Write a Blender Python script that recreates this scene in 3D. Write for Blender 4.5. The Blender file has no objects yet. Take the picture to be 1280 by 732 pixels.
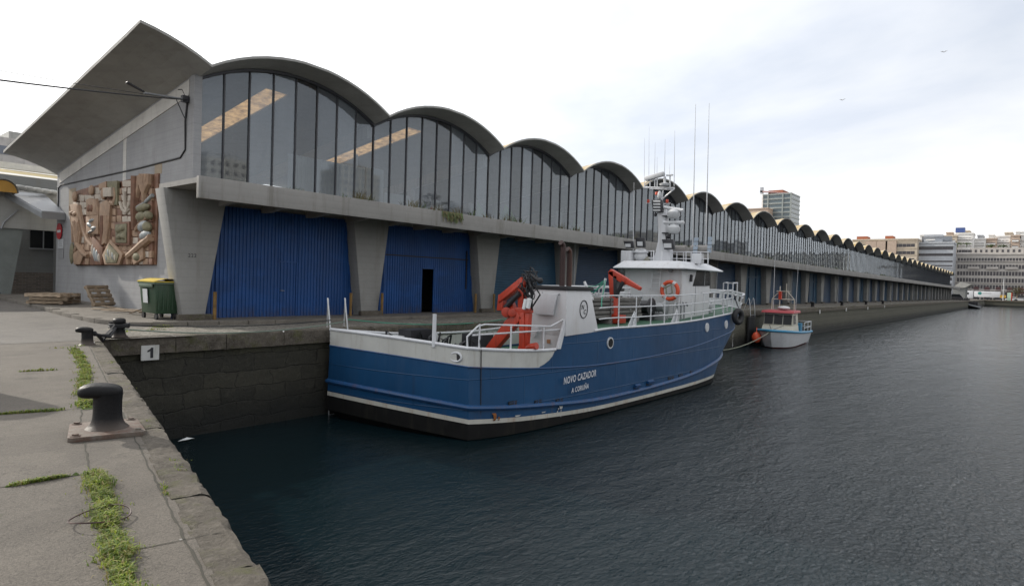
import bpy, math, random
import numpy as np
from mathutils import Vector, Matrix
random.seed(7); rnd = random.Random(11)
C = bpy.data.collections.new('scene'); bpy.context.scene.collection.children.link(C)
D = bpy.data
# ------------------------------------------------------------------ camera (measured from the photograph)
F_PX, PITCH, ROLL, TH, EYE = 788.0, .0174, .0304, .6907, 1.6
_F = np.array([math.cos(TH)*math.cos(PITCH), math.sin(TH)*math.cos(PITCH), -math.sin(PITCH)])
_R = np.array([math.sin(TH), -math.cos(TH), 0.0]); _U = np.cross(_R, _F)
def ray(x, y):
    a, b = (x-640)/F_PX, (y-366)/F_PX
    c, s = math.cos(ROLL), math.sin(ROLL)
    return _F + _R*(a*c+b*s) - _U*(-a*s+b*c)
def at(x, y, X=None, Y=None, Z=None):
    """measured photo point -> world point on the plane X=, Y= or Z="""
    d = ray(x, y)
    t = X/d[0] if X is not None else (Y/d[1] if Y is not None else (Z-EYE)/d[2])
    return (float(d[0]*t), float(d[1]*t), float(EYE+d[2]*t))
cam = D.objects.new('camera', D.cameras.new('camera')); C.objects.link(cam)
c_, s_ = math.cos(ROLL), math.sin(ROLL)
rt = _R*c_ + _U*s_; up = _U*c_ - _R*s_
cam.matrix_world = Matrix(((rt[0], up[0], -_F[0], 0), (rt[1], up[1], -_F[1], 0), (rt[2], up[2], -_F[2], EYE), (0, 0, 0, 1)))
cam.data.lens = F_PX/1280*36; cam.data.sensor_width = 36; cam.data.clip_end = 6000; cam.data.clip_start = .05
bpy.context.scene.camera = cam

# ------------------------------------------------------------------ mesh builder
def V(*a): return np.array(a if len(a) == 3 else a[0], float)
class MB:
    def __init__(s): s.v = []; s.f = []; s.m = []
    def add(s, vs, fs, m=0):
        n = len(s.v); s.v += [tuple(map(float, v)) for v in vs]
        s.f += [tuple(i+n for i in f) for f in fs]; s.m += [m]*len(fs); return s
    def box(s, a, b, m=0):
        x0, y0, z0 = a; x1, y1, z1 = b
        x0, x1 = min(x0, x1), max(x0, x1); y0, y1 = min(y0, y1), max(y0, y1); z0, z1 = min(z0, z1), max(z0, z1)
        return s.add([(x0,y0,z0),(x1,y0,z0),(x1,y1,z0),(x0,y1,z0),(x0,y0,z1),(x1,y0,z1),(x1,y1,z1),(x0,y1,z1)],
              [(0,3,2,1),(4,5,6,7),(0,1,5,4),(1,2,6,5),(2,3,7,6),(3,0,4,7)], m)
    def obox(s, c, size, rz=0, rx=0, ry=0, m=0):
        R = np.array(Matrix.Rotation(rz,3,'Z') @ Matrix.Rotation(ry,3,'Y') @ Matrix.Rotation(rx,3,'X'))
        h = V(size)/2; c = V(c)
        vs = [c + R@(h*V(i,j,k)) for k in (-1,1) for (i,j) in ((-1,-1),(1,-1),(1,1),(-1,1))]
        return s.add(vs, [(0,3,2,1),(4,5,6,7),(0,1,5,4),(1,2,6,5),(2,3,7,6),(3,0,4,7)], m)
    def prism(s, poly, d, m=0):
        """poly: 3D loop, extruded by vector d"""
        n = len(poly); P = [V(p) for p in poly]; Q = [p+V(d) for p in P]
        fs = [tuple(range(n))[::-1], tuple(range(n, 2*n))] + [(i,(i+1)%n,n+(i+1)%n,n+i) for i in range(n)]
        return s.add(P+Q, fs, m)
    def tube(s, pts, r, n=6, closed=False, m=0, caps=True):
        P = [V(p) for p in pts]; k = len(P); rs = r if hasattr(r, '__len__') else [r]*k
        rings = []; prev = None
        for i in range(k):
            if closed: t = P[(i+1)%k]-P[i-1]
            else: t = P[min(i+1,k-1)]-P[max(i-1,0)]
            t = t/(np.linalg.norm(t)+1e-9)
            if prev is None:
                a = V(0,0,1) if abs(t[2]) < .9 else V(1,0,0)
                u = np.cross(t, a)
            else: u = prev - t*np.dot(prev, t)
            u = u/(np.linalg.norm(u)+1e-9); prev = u; w = np.cross(t, u)
            rings.append([P[i]+rs[i]*(u*math.cos(2*math.pi*j/n)+w*math.sin(2*math.pi*j/n)) for j in range(n)])
        vs = [v for R in rings for v in R]; fs = []
        for i in range(k if closed else k-1):
            for j in range(n):
                a = i*n+j; b = i*n+(j+1)%n; c = ((i+1)%k)*n+(j+1)%n; d = ((i+1)%k)*n+j
                fs.append((a,b,c,d))
        if caps and not closed: fs += [tuple(range(n))[::-1], tuple(range((k-1)*n, k*n))]
        return s.add(vs, fs, m)
    def cyl(s, a, b, r, n=16, m=0, r2=None): return s.tube([a, b], [r, r if r2 is None else r2], n, m=m)
    def lathe(s, c, prof, n=24, m=0):
        """prof: (radius, z) pairs around vertical axis at c"""
        vs = [(c[0]+r*math.cos(2*math.pi*j/n), c[1]+r*math.sin(2*math.pi*j/n), c[2]+z) for r, z in prof for j in range(n)]
        fs = [(i*n+j, i*n+(j+1)%n, (i+1)*n+(j+1)%n, (i+1)*n+j) for i in range(len(prof)-1) for j in range(n)]
        fs += [tuple(range(n))[::-1], tuple(range((len(prof)-1)*n, len(prof)*n))]
        return s.add(vs, fs, m)
    def grid(s, rows, m=0, flip=False):
        h = len(rows); w = len(rows[0]); vs = [p for r in rows for p in r]
        fs = [(i*w+j, i*w+j+1, (i+1)*w+j+1, (i+1)*w+j) for i in range(h-1) for j in range(w-1)]
        if flip: fs = [f[::-1] for f in fs]
        return s.add(vs, fs, m)
    def ball(s, c, r, n=12, m=0):
        r = V(r, r, r) if not hasattr(r, '__len__') else V(r)
        rows = [[V(c)+r*V(math.sin(a)*math.cos(b), math.sin(a)*math.sin(b), math.cos(a)) for b in np.linspace(0, 2*math.pi, n*2+1)] for a in np.linspace(.001, math.pi-.001, n)]
        return s.grid(rows, m)
    def build(s, name, mats, parent=None, smooth=None, bevel=0, **tags):
        off = V(0,0,0); p = parent
        while p is not None: off = off + V(p.location); p = p.parent
        me = D.meshes.new(name)
        me.from_pydata([tuple(V(v)-off) for v in s.v], [], s.f)
        mats = mats if isinstance(mats, (list, tuple)) else [mats]
        for m in mats: me.materials.append(m)
        me.polygons.foreach_set('material_index', s.m)
        me.validate(); me.update()
        import bmesh
        bm = bmesh.new(); bm.from_mesh(me)
        if bevel:
            bmesh.ops.remove_doubles(bm, verts=bm.verts, dist=1e-5)
            es = [e for e in bm.edges if len(e.link_faces) == 2 and e.calc_face_angle(0) > .6]
            bmesh.ops.bevel(bm, geom=es, offset=bevel, segments=2, affect='EDGES', profile=.6)
        if smooth is not False and (smooth or bevel):
            for f in bm.faces: f.smooth = True
            ang = math.radians(smooth if smooth and smooth is not True else 40)
            for e in bm.edges:
                if len(e.link_faces) == 2 and e.calc_face_angle(0) > ang: e.smooth = False
        bmesh.ops.recalc_face_normals(bm, faces=bm.faces)
        bm.to_mesh(me); bm.free()
        o = D.objects.new(name, me); C.objects.link(o); o.parent = parent
        for k, v in tags.items(): o[k] = v
        return o
def tag(o, label=None, category=None, group=None, kind=None):
    for k, v in (('label', label), ('category', category), ('group', group), ('kind', kind)):
        if v: o[k] = v
    return o
def thing(name, label, cat, loc=(0,0,0), group=None):
    o = D.objects.new(name, None); C.objects.link(o); o.location = loc; o.empty_display_size = .3
    return tag(o, label, cat, group)
def kids(o): return [c for c in D.objects if c.parent == o]
def copy_tree(o, loc=None, parent=None):
    ks = kids(o); c = o.copy(); C.objects.link(c); c.parent = parent
    if loc is not None: c.location = loc
    for k in ks: copy_tree(k, None, c)
    return c
def text_part(txt, name, mat, parent, origin, ax, ay, height, shear=0, depth=.006, width=None, bold=.0, label=None):
    cu = D.curves.new('lettering', 'FONT'); cu.body = txt; cu.size = 1; cu.shear = shear; cu.offset = bold
    cu.space_character = 1.12; cu.align_x = 'CENTER'; cu.align_y = 'CENTER'; cu.resolution_u = 3
    to = D.objects.new('lettering', cu); C.objects.link(to)
    bpy.context.view_layer.update()
    me = D.meshes.new_from_object(to.evaluated_get(bpy.context.evaluated_depsgraph_get()))
    D.objects.remove(to); D.curves.remove(cu)
    vs = [v.co.copy() for v in me.vertices]
    xs = [v.x for v in vs]; ys = [v.y for v in vs]
    sc = height/(max(ys)-min(ys)); sx = sc if width is None else width/(max(xs)-min(xs))
    cx, cy = (max(xs)+min(xs))/2, (max(ys)+min(ys))/2
    ax = V(ax); ay = V(ay); n = np.cross(ax, ay)
    b = MB()
    P = [V(origin)+ax*((v.x-cx)*sx)+ay*((v.y-cy)*sc)+n*depth for v in vs]
    b.add(P, [tuple(p.vertices) for p in me.polygons])
    D.meshes.remove(me)
    o = b.build(name, mat, parent, smooth=False)
    if label: o['label'] = label
    return o

# ------------------------------------------------------------------ materials
class NT:
    def __init__(s, name):
        s.mat = D.materials.new(name); s.mat.use_nodes = True; s.t = s.mat.node_tree
        s.n = s.t.nodes; s.bsdf = s.n['Principled BSDF']; s.out = s.n['Material Output']
        s.pos = s.n.new('ShaderNodeNewGeometry').outputs['Position']
    def L(s, a, b): s.t.links.new(a, b)
    def map(s, scale=(1,1,1), rot=(0,0,0), loc=(0,0,0)):
        m = s.n.new('ShaderNodeMapping'); m.inputs['Scale'].default_value = scale; m.inputs['Rotation'].default_value = rot
        m.inputs['Location'].default_value = loc; s.L(s.pos, m.inputs['Vector']); return m.outputs[0]
    def noise(s, scale, detail=5, rough=.6, vec=None, dist=0):
        n = s.n.new('ShaderNodeTexNoise'); n.inputs['Scale'].default_value = scale; n.inputs['Detail'].default_value = detail
        n.inputs['Roughness'].default_value = rough; n.inputs['Distortion'].default_value = dist
        s.L(vec if vec is not None else s.pos, n.inputs['Vector']); return n.outputs['Fac']
    def vor(s, scale, vec=None, feature='F1', out='Distance', rand=1):
        n = s.n.new('ShaderNodeTexVoronoi'); n.feature = feature; n.inputs['Scale'].default_value = scale; n.inputs['Randomness'].default_value = rand
        s.L(vec if vec is not None else s.pos, n.inputs['Vector']); return n.outputs[out]
    def ramp(s, fac, stops, interp='LINEAR'):
        r = s.n.new('ShaderNodeValToRGB'); r.color_ramp.interpolation = interp
        e = r.color_ramp.elements
        while len(e) < len(stops): e.new(.5)
        for i, (p, c) in enumerate(stops):
            e[i].position = p; e[i].color = (c, c, c, 1) if not hasattr(c, '__len__') else (*c[:3], 1)
        s.L(fac, r.inputs[0]); return r.outputs[0]
    def mix(s, fac, a, b, typ='MIX'):
        m = s.n.new('ShaderNodeMix'); m.data_type = 'RGBA'; m.blend_type = typ
        for sock, v in ((m.inputs[0], fac), (m.inputs[6], a), (m.inputs[7], b)):
            if hasattr(v, 'is_linked') or hasattr(v, 'links'): s.L(v, sock)
            elif hasattr(v, '__len__'): sock.default_value = (*v[:3], 1)
            else: sock.default_value = v if sock == m.inputs[0] else (v, v, v, 1)
        return m.outputs[2]
    def math(s, op, a, b=0, c=None, clamp=False):
        m = s.n.new('ShaderNodeMath'); m.operation = op; m.use_clamp = clamp
        for i, v in enumerate((a, b) if c is None else (a, b, c)):
            if hasattr(v, 'links'): s.L(v, m.inputs[i])
            else: m.inputs[i].default_value = v
        return m.outputs[0]
    def sep(s, vec=None):
        x = s.n.new('ShaderNodeSeparateXYZ'); s.L(vec if vec is not None else s.pos, x.inputs[0]); return x.outputs
    def comb(s, x, y, z):
        m = s.n.new('ShaderNodeCombineXYZ')
        for i, v in enumerate((x, y, z)):
            if hasattr(v, 'links'): s.L(v, m.inputs[i])
            else: m.inputs[i].default_value = v
        return m.outputs[0]
    def bump(s, h, strength=.3, dist=.01, prev=None):
        b = s.n.new('ShaderNodeBump'); b.inputs['Strength'].default_value = strength; b.inputs['Distance'].default_value = dist
        s.L(h, b.inputs['Height'])
        if prev is not None: s.L(prev, b.inputs['Normal'])
        return b.outputs[0]
    def fin(s, col=None, rough=None, metal=None, normal=None, spec=None):
        for nm, v in (('Base Color', col), ('Roughness', rough), ('Metallic', metal), ('Normal', normal), ('Specular IOR Level', spec)):
            if v is None: continue
            i = s.bsdf.inputs[nm]
            if hasattr(v, 'links'): s.L(v, i)
            elif hasattr(v, '__len__'): i.default_value = (*v[:3], 1)
            else: i.default_value = v
        return s.mat
def hexc(r, g, b): return tuple(((c/255)/12.92 if c/255 <= .04045 else ((c/255+.055)/1.055)**2.4) for c in (r, g, b))
def mul(c, k): return tuple(min(1, x*k) for x in c)
def plain(name, col, rough=.5, metal=0, var=.18, vs=1.5, dirt=None, damt=.5, dsc=1.2, streak=True, bump=.12, bs=30, spec=.5):
    t = NT(name)
    n1 = t.noise(vs, 6, .65)
    c = t.mix(t.ramp(n1, [(.3, 0), (.7, 1)]), mul(col, 1-var), mul(col, 1+var*.6))
    if dirt is not None:
        v = t.map((dsc*3, dsc*3, dsc*.35)) if streak else t.map((dsc,)*3)
        n2 = t.noise(1.0, 8, .7, v)
        f = t.ramp(n2, [(.52, 0), (.72, 1)])
        c = t.mix(t.math('MULTIPLY', f, damt), c, dirt)
    n3 = t.noise(bs, 4, .6)
    r = t.math('MULTIPLY_ADD', n1, .25, rough-.12)
    return t.fin(c, r, metal, t.bump(n3, bump, .01), spec)

RUST = (.16, .055, .02)
m_white = plain('white_painted_steel', (.62, .63, .65), .42, var=.07, dirt=(.3, .24, .18), damt=.35, dsc=1.5, bump=.04)
m_housew = plain('superstructure_white', (.66, .66, .67), .45, var=.06, dirt=(.38, .3, .22), damt=.3, dsc=.9, bump=.04)
m_bulw = plain('worn_bulwark_white', (.5, .5, .47), .5, var=.12, dirt=(.2, .15, .1), damt=.45, dsc=1.6, bump=.05)
m_blue = plain('hull_blue_paint', (.008, .034, .105), .38, var=.2, vs=.7, dirt=(.02, .045, .10), damt=.6, dsc=.8, bump=.1, bs=4, spec=.3)
def hull_mat():
    t = NT('weathered_hull_blue'); n = t.noise(.5, 6, .6); st = t.noise(1, 8, .8, t.map((5, 5, .25))); sp = t.noise(7, 8, .8)
    c = t.mix(t.ramp(n, [(.3,0),(.7,1)]), (.006,.044,.115), (.010,.066,.165))
    c = t.mix(t.math('MULTIPLY', t.ramp(st, [(.5,0),(.72,1)]), .35), c, (.045,.085,.16))
    c = t.mix(t.math('MULTIPLY', t.ramp(t.noise(1, 8, .8, t.map((3, 3, .5), loc=(4,2,1))), [(.55,0),(.75,1)]), .5), c, (.008,.022,.06))
    c = t.mix(t.ramp(sp, [(.70,0),(.74,.8)]), c, (.12,.14,.17))
    x, y, z = t.sep(); low = t.ramp(t.math('ADD', z, 3.0), [(.95,1),(1.0,.0)])
    band = t.math('MULTIPLY', t.ramp(t.math('MULTIPLY', t.math('ADD', z, 2.6), .9), [(.1,1),(.75,0)]), t.ramp(t.noise(1, 8, .8, t.map((2.2, 2.2, .6), loc=(9,1,3))), [(.56,0),(.66,1)]))
    c = t.mix(t.math('MULTIPLY', band, .75), c, (.13,.06,.025))
    bk = t.n.new('ShaderNodeTexBrick'); t.L(t.comb(x, t.math('ADD', z, 9), 0), bk.inputs['Vector']); bk.inputs['Scale'].default_value = 1; bk.inputs['Brick Width'].default_value = 2.3; bk.inputs['Row Height'].default_value = .8; bk.inputs['Mortar Size'].default_value = .02; bk.inputs['Mortar Smooth'].default_value = 1
    c = t.mix(t.math('MULTIPLY', bk.outputs['Fac'], .3), c, (.004,.02,.055))
    fr = t.math('ADD', t.noise(1, 2, .4, t.map((1.6, 1.6, 1.2))), t.math('MULTIPLY', bk.outputs['Fac'], .35)); r = t.math('MULTIPLY_ADD', st, .35, .25)
    return t.fin(c, r, 0, t.bump(fr, .6, .035, t.bump(sp, .1, .005)), .35)
m_blue = hull_mat()
m_blue2 = plain('strake_blue_paint', (.013, .068, .185), .4, var=.2, dirt=RUST, damt=.5, dsc=1.2, bump=.05)
m_black = plain('antifouling_black', (.008, .008, .008), .7, var=.4, vs=2.5, dirt=(.05, .045, .03), damt=.35, dsc=1, spec=.2)
m_stripe = plain('boot_stripe_white', (.5, .49, .44), .5, var=.15, dirt=(.28, .13, .04), damt=.7, dsc=1.0)
m_red = plain('crane_red_paint', (.44, .04, .015), .42, var=.2, dirt=(.06, .02, .015), damt=.5, dsc=2)
m_orange = plain('signal_orange', (.6, .08, .03), .5, var=.1)
m_dark = plain('black_rubber', (.018, .018, .02), .6, var=.3, bump=.2)
m_darkmetal = plain('dark_metal', (.04, .04, .045), .45, .3, var=.3)
m_grey = plain('grey_metal', (.3, .31, .32), .45, .3, var=.15)
m_lgrey = plain('light_grey_plastic', (.55, .56, .57), .5, var=.08)
m_green = plain('green_deck_paint', (.04, .12, .07), .6, var=.25, vs=4, dirt=(.06, .06, .05), damt=.6, streak=False)
m_brownpipe = plain('rusty_brown_pipe', (.045, .022, .02), .6, var=.3, dirt=RUST, damt=.6)
m_yellow = plain('faded_yellow', (.5, .38, .05), .5, var=.2)
m_wood = plain('weathered_wood', (.3, .23, .16), .8, var=.35, vs=5, dirt=(.12, .09, .06), damt=.6, streak=False, bump=.3)
m_wood2 = plain('pale_pallet_wood', (.45, .35, .25), .8, var=.3, vs=4, bump=.3)
m_plankgrey = plain('grey_deck_planks', (.16, .15, .14), .85, var=.3, vs=4, bump=.3)
m_emblem = plain('black_lettering', (.02, .02, .025), .5, var=.1)
m_letter = plain('white_lettering', (.62, .63, .65), .5, var=.06)
m_rope = plain('weathered_rope', (.25, .26, .2), .9, var=.3, vs=20)
m_ropegreen = plain('green_rope', (.05, .25, .17), .8, var=.3)
m_cable = plain('black_cable', (.02, .02, .022), .6)
m_windark = plain('dark_window_glass', (.012, .014, .016), .22, var=.1, bump=0, spec=.25)
m_binGreen = plain('green_bin_plastic', (.025, .06, .03), .45, var=.15, dirt=(.09, .1, .07), damt=.4, dsc=3, bump=.05)
m_cur = plain('curtain_white', (.78, .8, .8), .8, var=.1)

def facade_concrete(name, col, axis=None, dirt=(.16,.14,.11), damt=.45, course=None):
    t = NT(name)
    n = t.noise(.8, 8, .7); n2 = t.noise(6, 6, .7)
    c = t.mix(t.ramp(n, [(.3,0),(.7,1)]), mul(col,.86), mul(col,1.06))
    c = t.mix(t.ramp(n2, [(.55,0),(.75,.35)]), c, mul(col,.7))
    st = t.noise(1, 8, .75, t.map((2.2, 2.2, .22)))
    c = t.mix(t.math('MULTIPLY', t.ramp(st, [(.52,0),(.75,1)]), damt), c, dirt)
    h = t.noise(25, 6, .7); nb = t.bump(h, .35, .012)
    zz = t.sep()[2]; wvn = t.n.new('ShaderNodeTexWave'); wvn.bands_direction = 'Z'; wvn.inputs['Scale'].default_value = 1.3; wvn.inputs['Distortion'].default_value = .6; wvn.inputs['Detail'].default_value = 3; t.L(t.pos, wvn.inputs['Vector'])
    c = t.mix(t.math('MULTIPLY', t.ramp(wvn.outputs['Fac'], [(.0,1),(.12,0)]), .13), c, mul(col,.55)); nb = t.bump(wvn.outputs['Fac'], .12, .01, nb)
    pt = t.noise(.55, 3, .5, t.map((1,1,1), loc=(7,3,2))); c = t.mix(t.ramp(pt, [(.56,0),(.60,.22)]), c, mul(col,1.3))
    if course:
        x, y, z = t.sep(); vec = t.comb(y if axis == 'X' else x, z, 0)
        b = t.n.new('ShaderNodeTexBrick'); t.L(vec, b.inputs['Vector'])
        b.inputs['Scale'].default_value = 1; b.inputs['Brick Width'].default_value = course[0]; b.inputs['Row Height'].default_value = course[1]
        b.inputs['Mortar Size'].default_value = .012; b.inputs['Mortar Smooth'].default_value = .5
        b.inputs['Color1'].default_value = (1,1,1,1); b.inputs['Color2'].default_value = (.96,.96,.96,1); b.inputs['Mortar'].default_value = (.8,.8,.8,1)
        c = t.mix(.4, c, b.outputs[0], 'MULTIPLY')
        nb = t.bump(b.outputs['Fac'], -.25, .01, nb)
    return t.fin(c, .85, 0, nb)
m_wallwhite = facade_concrete('end_wall_white', (.33,.33,.335), 'X', course=(1.0, .19))
m_pier = facade_concrete('pier_concrete', (.30,.295,.28), damt=.5)
m_fascia = facade_concrete('canopy_concrete', (.29,.28,.265), dirt=(.1,.085,.06), damt=.7)
m_soffit = facade_concrete('shell_soffit', (.37,.365,.345), damt=.35)
m_inner = facade_concrete('interior_plaster', (.62,.6,.56))
def roof_mat():
    t = NT('shell_roof_top')
    n = t.noise(1.3, 8, .7); x, y, z = t.sep()
    c = t.mix(t.ramp(n, [(.35,0),(.65,1)]), (.34,.22,.05), (.5,.46,.38))
    return t.fin(c, .85, 0, t.bump(t.noise(20), .3, .01))
m_roof = roof_mat()

def gate_mat(name, col):
    t = NT(name)
    n = t.noise(.6, 6, .7); st = t.noise(1, 8, .75, t.map((4, 4, .4)))
    c = t.mix(t.ramp(n, [(.3,0),(.7,1)]), mul(col,.8), mul(col,1.15))
    c = t.mix(t.math('MULTIPLY', t.ramp(st, [(.5,0),(.75,1)]), .35), c, mul(col,.45))
    x, y, z = t.sep(); wn = t.n.new('ShaderNodeTexWhiteNoise'); wn.noise_dimensions = '1D'; t.L(t.math('FLOOR', t.math('DIVIDE', x, 1.04)), wn.inputs['W'])
    c = t.mix(t.math('MULTIPLY', wn.outputs['Value'], .3), c, mul(col,.55))
    foot = t.math('MULTIPLY', t.ramp(z, [(.1,1),(.55,0)]), t.ramp(t.noise(1, 8, .8, t.map((7, 7, 1.5))), [(.42,0),(.6,1)])); c = t.mix(t.math('MULTIPLY', foot, .7), c, (.06,.04,.03))
    c = t.mix(t.ramp(t.noise(1, 6, .7, t.map((.5, .5, .9), loc=(3,1,8))), [(.5,0),(.75,.3)]), c, mul(col,2.2))
    return t.fin(c, .5, 0, t.bump(t.noise(1.5, 3), .25, .03))
m_gate1 = gate_mat('corrugated_blue', (.006,.062,.225))
m_gate3 = gate_mat('teal_blue_shutter', (.02,.07,.125))
m_gate4 = gate_mat('dull_blue_shutter', (.022,.055,.11))

def glass_mat():
    t = NT('hall_glazing'); x, y, z = t.sep()
    idx = t.math('FLOOR', t.math('DIVIDE', t.math('SUBTRACT', x, 8.98), .865))
    wn = t.n.new('ShaderNodeTexWhiteNoise'); wn.noise_dimensions = '1D'; t.L(idx, wn.inputs['W'])
    # slight tilt of every pane
    sub = t.n.new('ShaderNodeVectorMath'); sub.operation = 'SUBTRACT'; t.L(wn.outputs['Color'], sub.inputs[0]); sub.inputs[1].default_value = (.5,.5,.5)
    sc = t.n.new('ShaderNodeVectorMath'); sc.operation = 'SCALE'; t.L(sub.outputs[0], sc.inputs[0]); sc.inputs['Scale'].default_value = .011
    g = t.n.new('ShaderNodeNewGeometry')
    ad = t.n.new('ShaderNodeVectorMath'); ad.operation = 'ADD'; t.L(g.outputs['Normal'], ad.inputs[0]); t.L(sc.outputs[0], ad.inputs[1])
    nz = t.n.new('ShaderNodeVectorMath'); nz.operation = 'NORMALIZE'; t.L(ad.outputs[0], nz.inputs[0])
    wav = t.bump(t.noise(.7, 1), .03, .02, nz.outputs[0])
    gl = t.n.new('ShaderNodeBsdfGlossy'); gl.inputs['Roughness'].default_value = .03; gl.inputs['Color'].default_value = (.86,.93,1,1); t.L(wav, gl.inputs['Normal'])
    tr = t.n.new('ShaderNodeBsdfTransparent'); tr.inputs['Color'].default_value = (.8,.84,.86,1)
    df = t.n.new('ShaderNodeBsdfDiffuse'); t.L(t.mix(wn.outputs['Value'], (.15,.16,.175), (.40,.45,.5)), df.inputs['Color'])
    fr = t.n.new('ShaderNodeFresnel'); fr.inputs['IOR'].default_value = 1.85; t.L(nz.outputs[0], fr.inputs['Normal'])
    dirt = t.math('MULTIPLY_ADD', t.noise(1, 8, .75, t.map((2.5, 2.5, .5))), .36, .02)
    dirt = t.math('ADD', dirt, t.math('MULTIPLY', wn.outputs['Value'], .2))
    m1 = t.n.new('ShaderNodeMixShader'); t.L(dirt, m1.inputs[0]); t.L(tr.outputs[0], m1.inputs[1]); t.L(df.outputs[0], m1.inputs[2])
    m2 = t.n.new('ShaderNodeMixShader'); t.L(fr.outputs[0], m2.inputs[0]); t.L(m1.outputs[0], m2.inputs[1]); t.L(gl.outputs[0], m2.inputs[2])
    t.L(m2.outputs[0], t.out.inputs['Surface']); return t.mat
m_glass = glass_mat()
m_mull = plain('dark_window_frame', (.06,.062,.07), .5, .2, var=.3)
def skylight_mat():
    t = NT('yellowed_fibreglass_skylight')
    tl = t.n.new('ShaderNodeBsdfTranslucent')
    c = t.mix(t.ramp(t.noise(3, 6, .7), [(.35,0),(.7,1)]), (.13,.07,.03), (.55,.34,.15)); t.L(c, tl.inputs['Color'])
    t.L(tl.outputs[0], t.out.inputs['Surface']); return t.mat
m_sky = skylight_mat()

def quay_mat(name, col, moss=.0):
    t = NT(name)
    big = t.noise(.35, 6, .6); mid = t.noise(2.2, 8, .7); fine = t.noise(60, 4, .7); sp = t.vor(120)
    c = t.mix(t.ramp(big, [(.35,0),(.65,1)]), mul(col,.82), mul(col,1.12))
    c = t.mix(t.ramp(mid, [(.42,0),(.66,.8)]), c, mul(col,.5))
    c = t.mix(t.ramp(fine, [(.35,.0),(.7,.75)]), c, mul(col,1.7))
    c = t.mix(t.ramp(sp, [(.14,.75),(.34,0)]), c, mul(col,.35))
    c = t.mix(t.ramp(t.noise(14, 6, .75), [(.5,0),(.72,.5)]), c, mul(col,.5))
    ds = t.vor(1.6, feature='F1'); c = t.mix(t.ramp(ds, [(.012,.8),(.03,0)]), c, (.5,.5,.48))
    mo = t.noise(1.1, 8, .75); c = t.mix(t.ramp(mo, [(.6,0),(.72,.35+moss)]), c, (.10,.12,.045))
    pa = t.noise(.9, 2, .4, t.map((1,1,1), loc=(2,8,1))); c = t.mix(t.ramp(pa, [(.58,0),(.60,.3)]), c, mul(col,.6))
    os_ = t.vor(.9, t.map((1,1,1), loc=(3,3,0))); c = t.mix(t.ramp(os_, [(.05,.55),(.16,0)]), c, mul(col,.35))
    # hairline cracks
    wv = t.n.new('ShaderNodeVectorMath'); wv.operation = 'ADD'; t.L(t.pos, wv.inputs[0])
    dn = t.n.new('ShaderNodeTexNoise'); dn.inputs['Scale'].default_value = 2.5; dn.inputs['Detail'].default_value = 6; t.L(t.pos, dn.inputs['Vector']); t.L(dn.outputs['Color'], wv.inputs[1])
    cr = t.vor(.42, wv.outputs[0], 'DISTANCE_TO_EDGE'); c = t.mix(t.ramp(cr, [(.001,.45),(.003,0)]), c, mul(col,.3))
    h = t.math('ADD', t.math('MULTIPLY', fine, .6), t.math('MULTIPLY', mid, 1.2))
    h = t.math('ADD', h, t.math('MULTIPLY', t.ramp(sp, [(0,0),(.35,1)]), .35))
    return t.fin(c, .88, 0, t.bump(h, .8, .015))
m_quay = quay_mat('worn_quay_concrete', (.10,.087,.072))
m_road = quay_mat('worn_road_surface', (.125,.115,.103))
m_pave = quay_mat('pavement_concrete', (.15,.135,.115))
def coping_mat():
    t = NT('eroded_granite_coping')
    a = t.noise(3.5, 8, .75); b = t.noise(22, 6, .75)
    c = t.mix(t.ramp(a, [(.3,0),(.65,1)]), (.045,.037,.028), (.13,.112,.09))
    c = t.mix(t.ramp(b, [(.48,0),(.72,.6)]), c, (.2,.18,.15))
    c = t.mix(t.ramp(t.noise(1.5,8,.8), [(.52,0),(.68,.75)]), c, (.085,.09,.022))
    return t.fin(c, .92, 0, t.bump(t.math('ADD', a, t.math('MULTIPLY', b, .6)), 1, .05))
m_coping = coping_mat()
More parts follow.
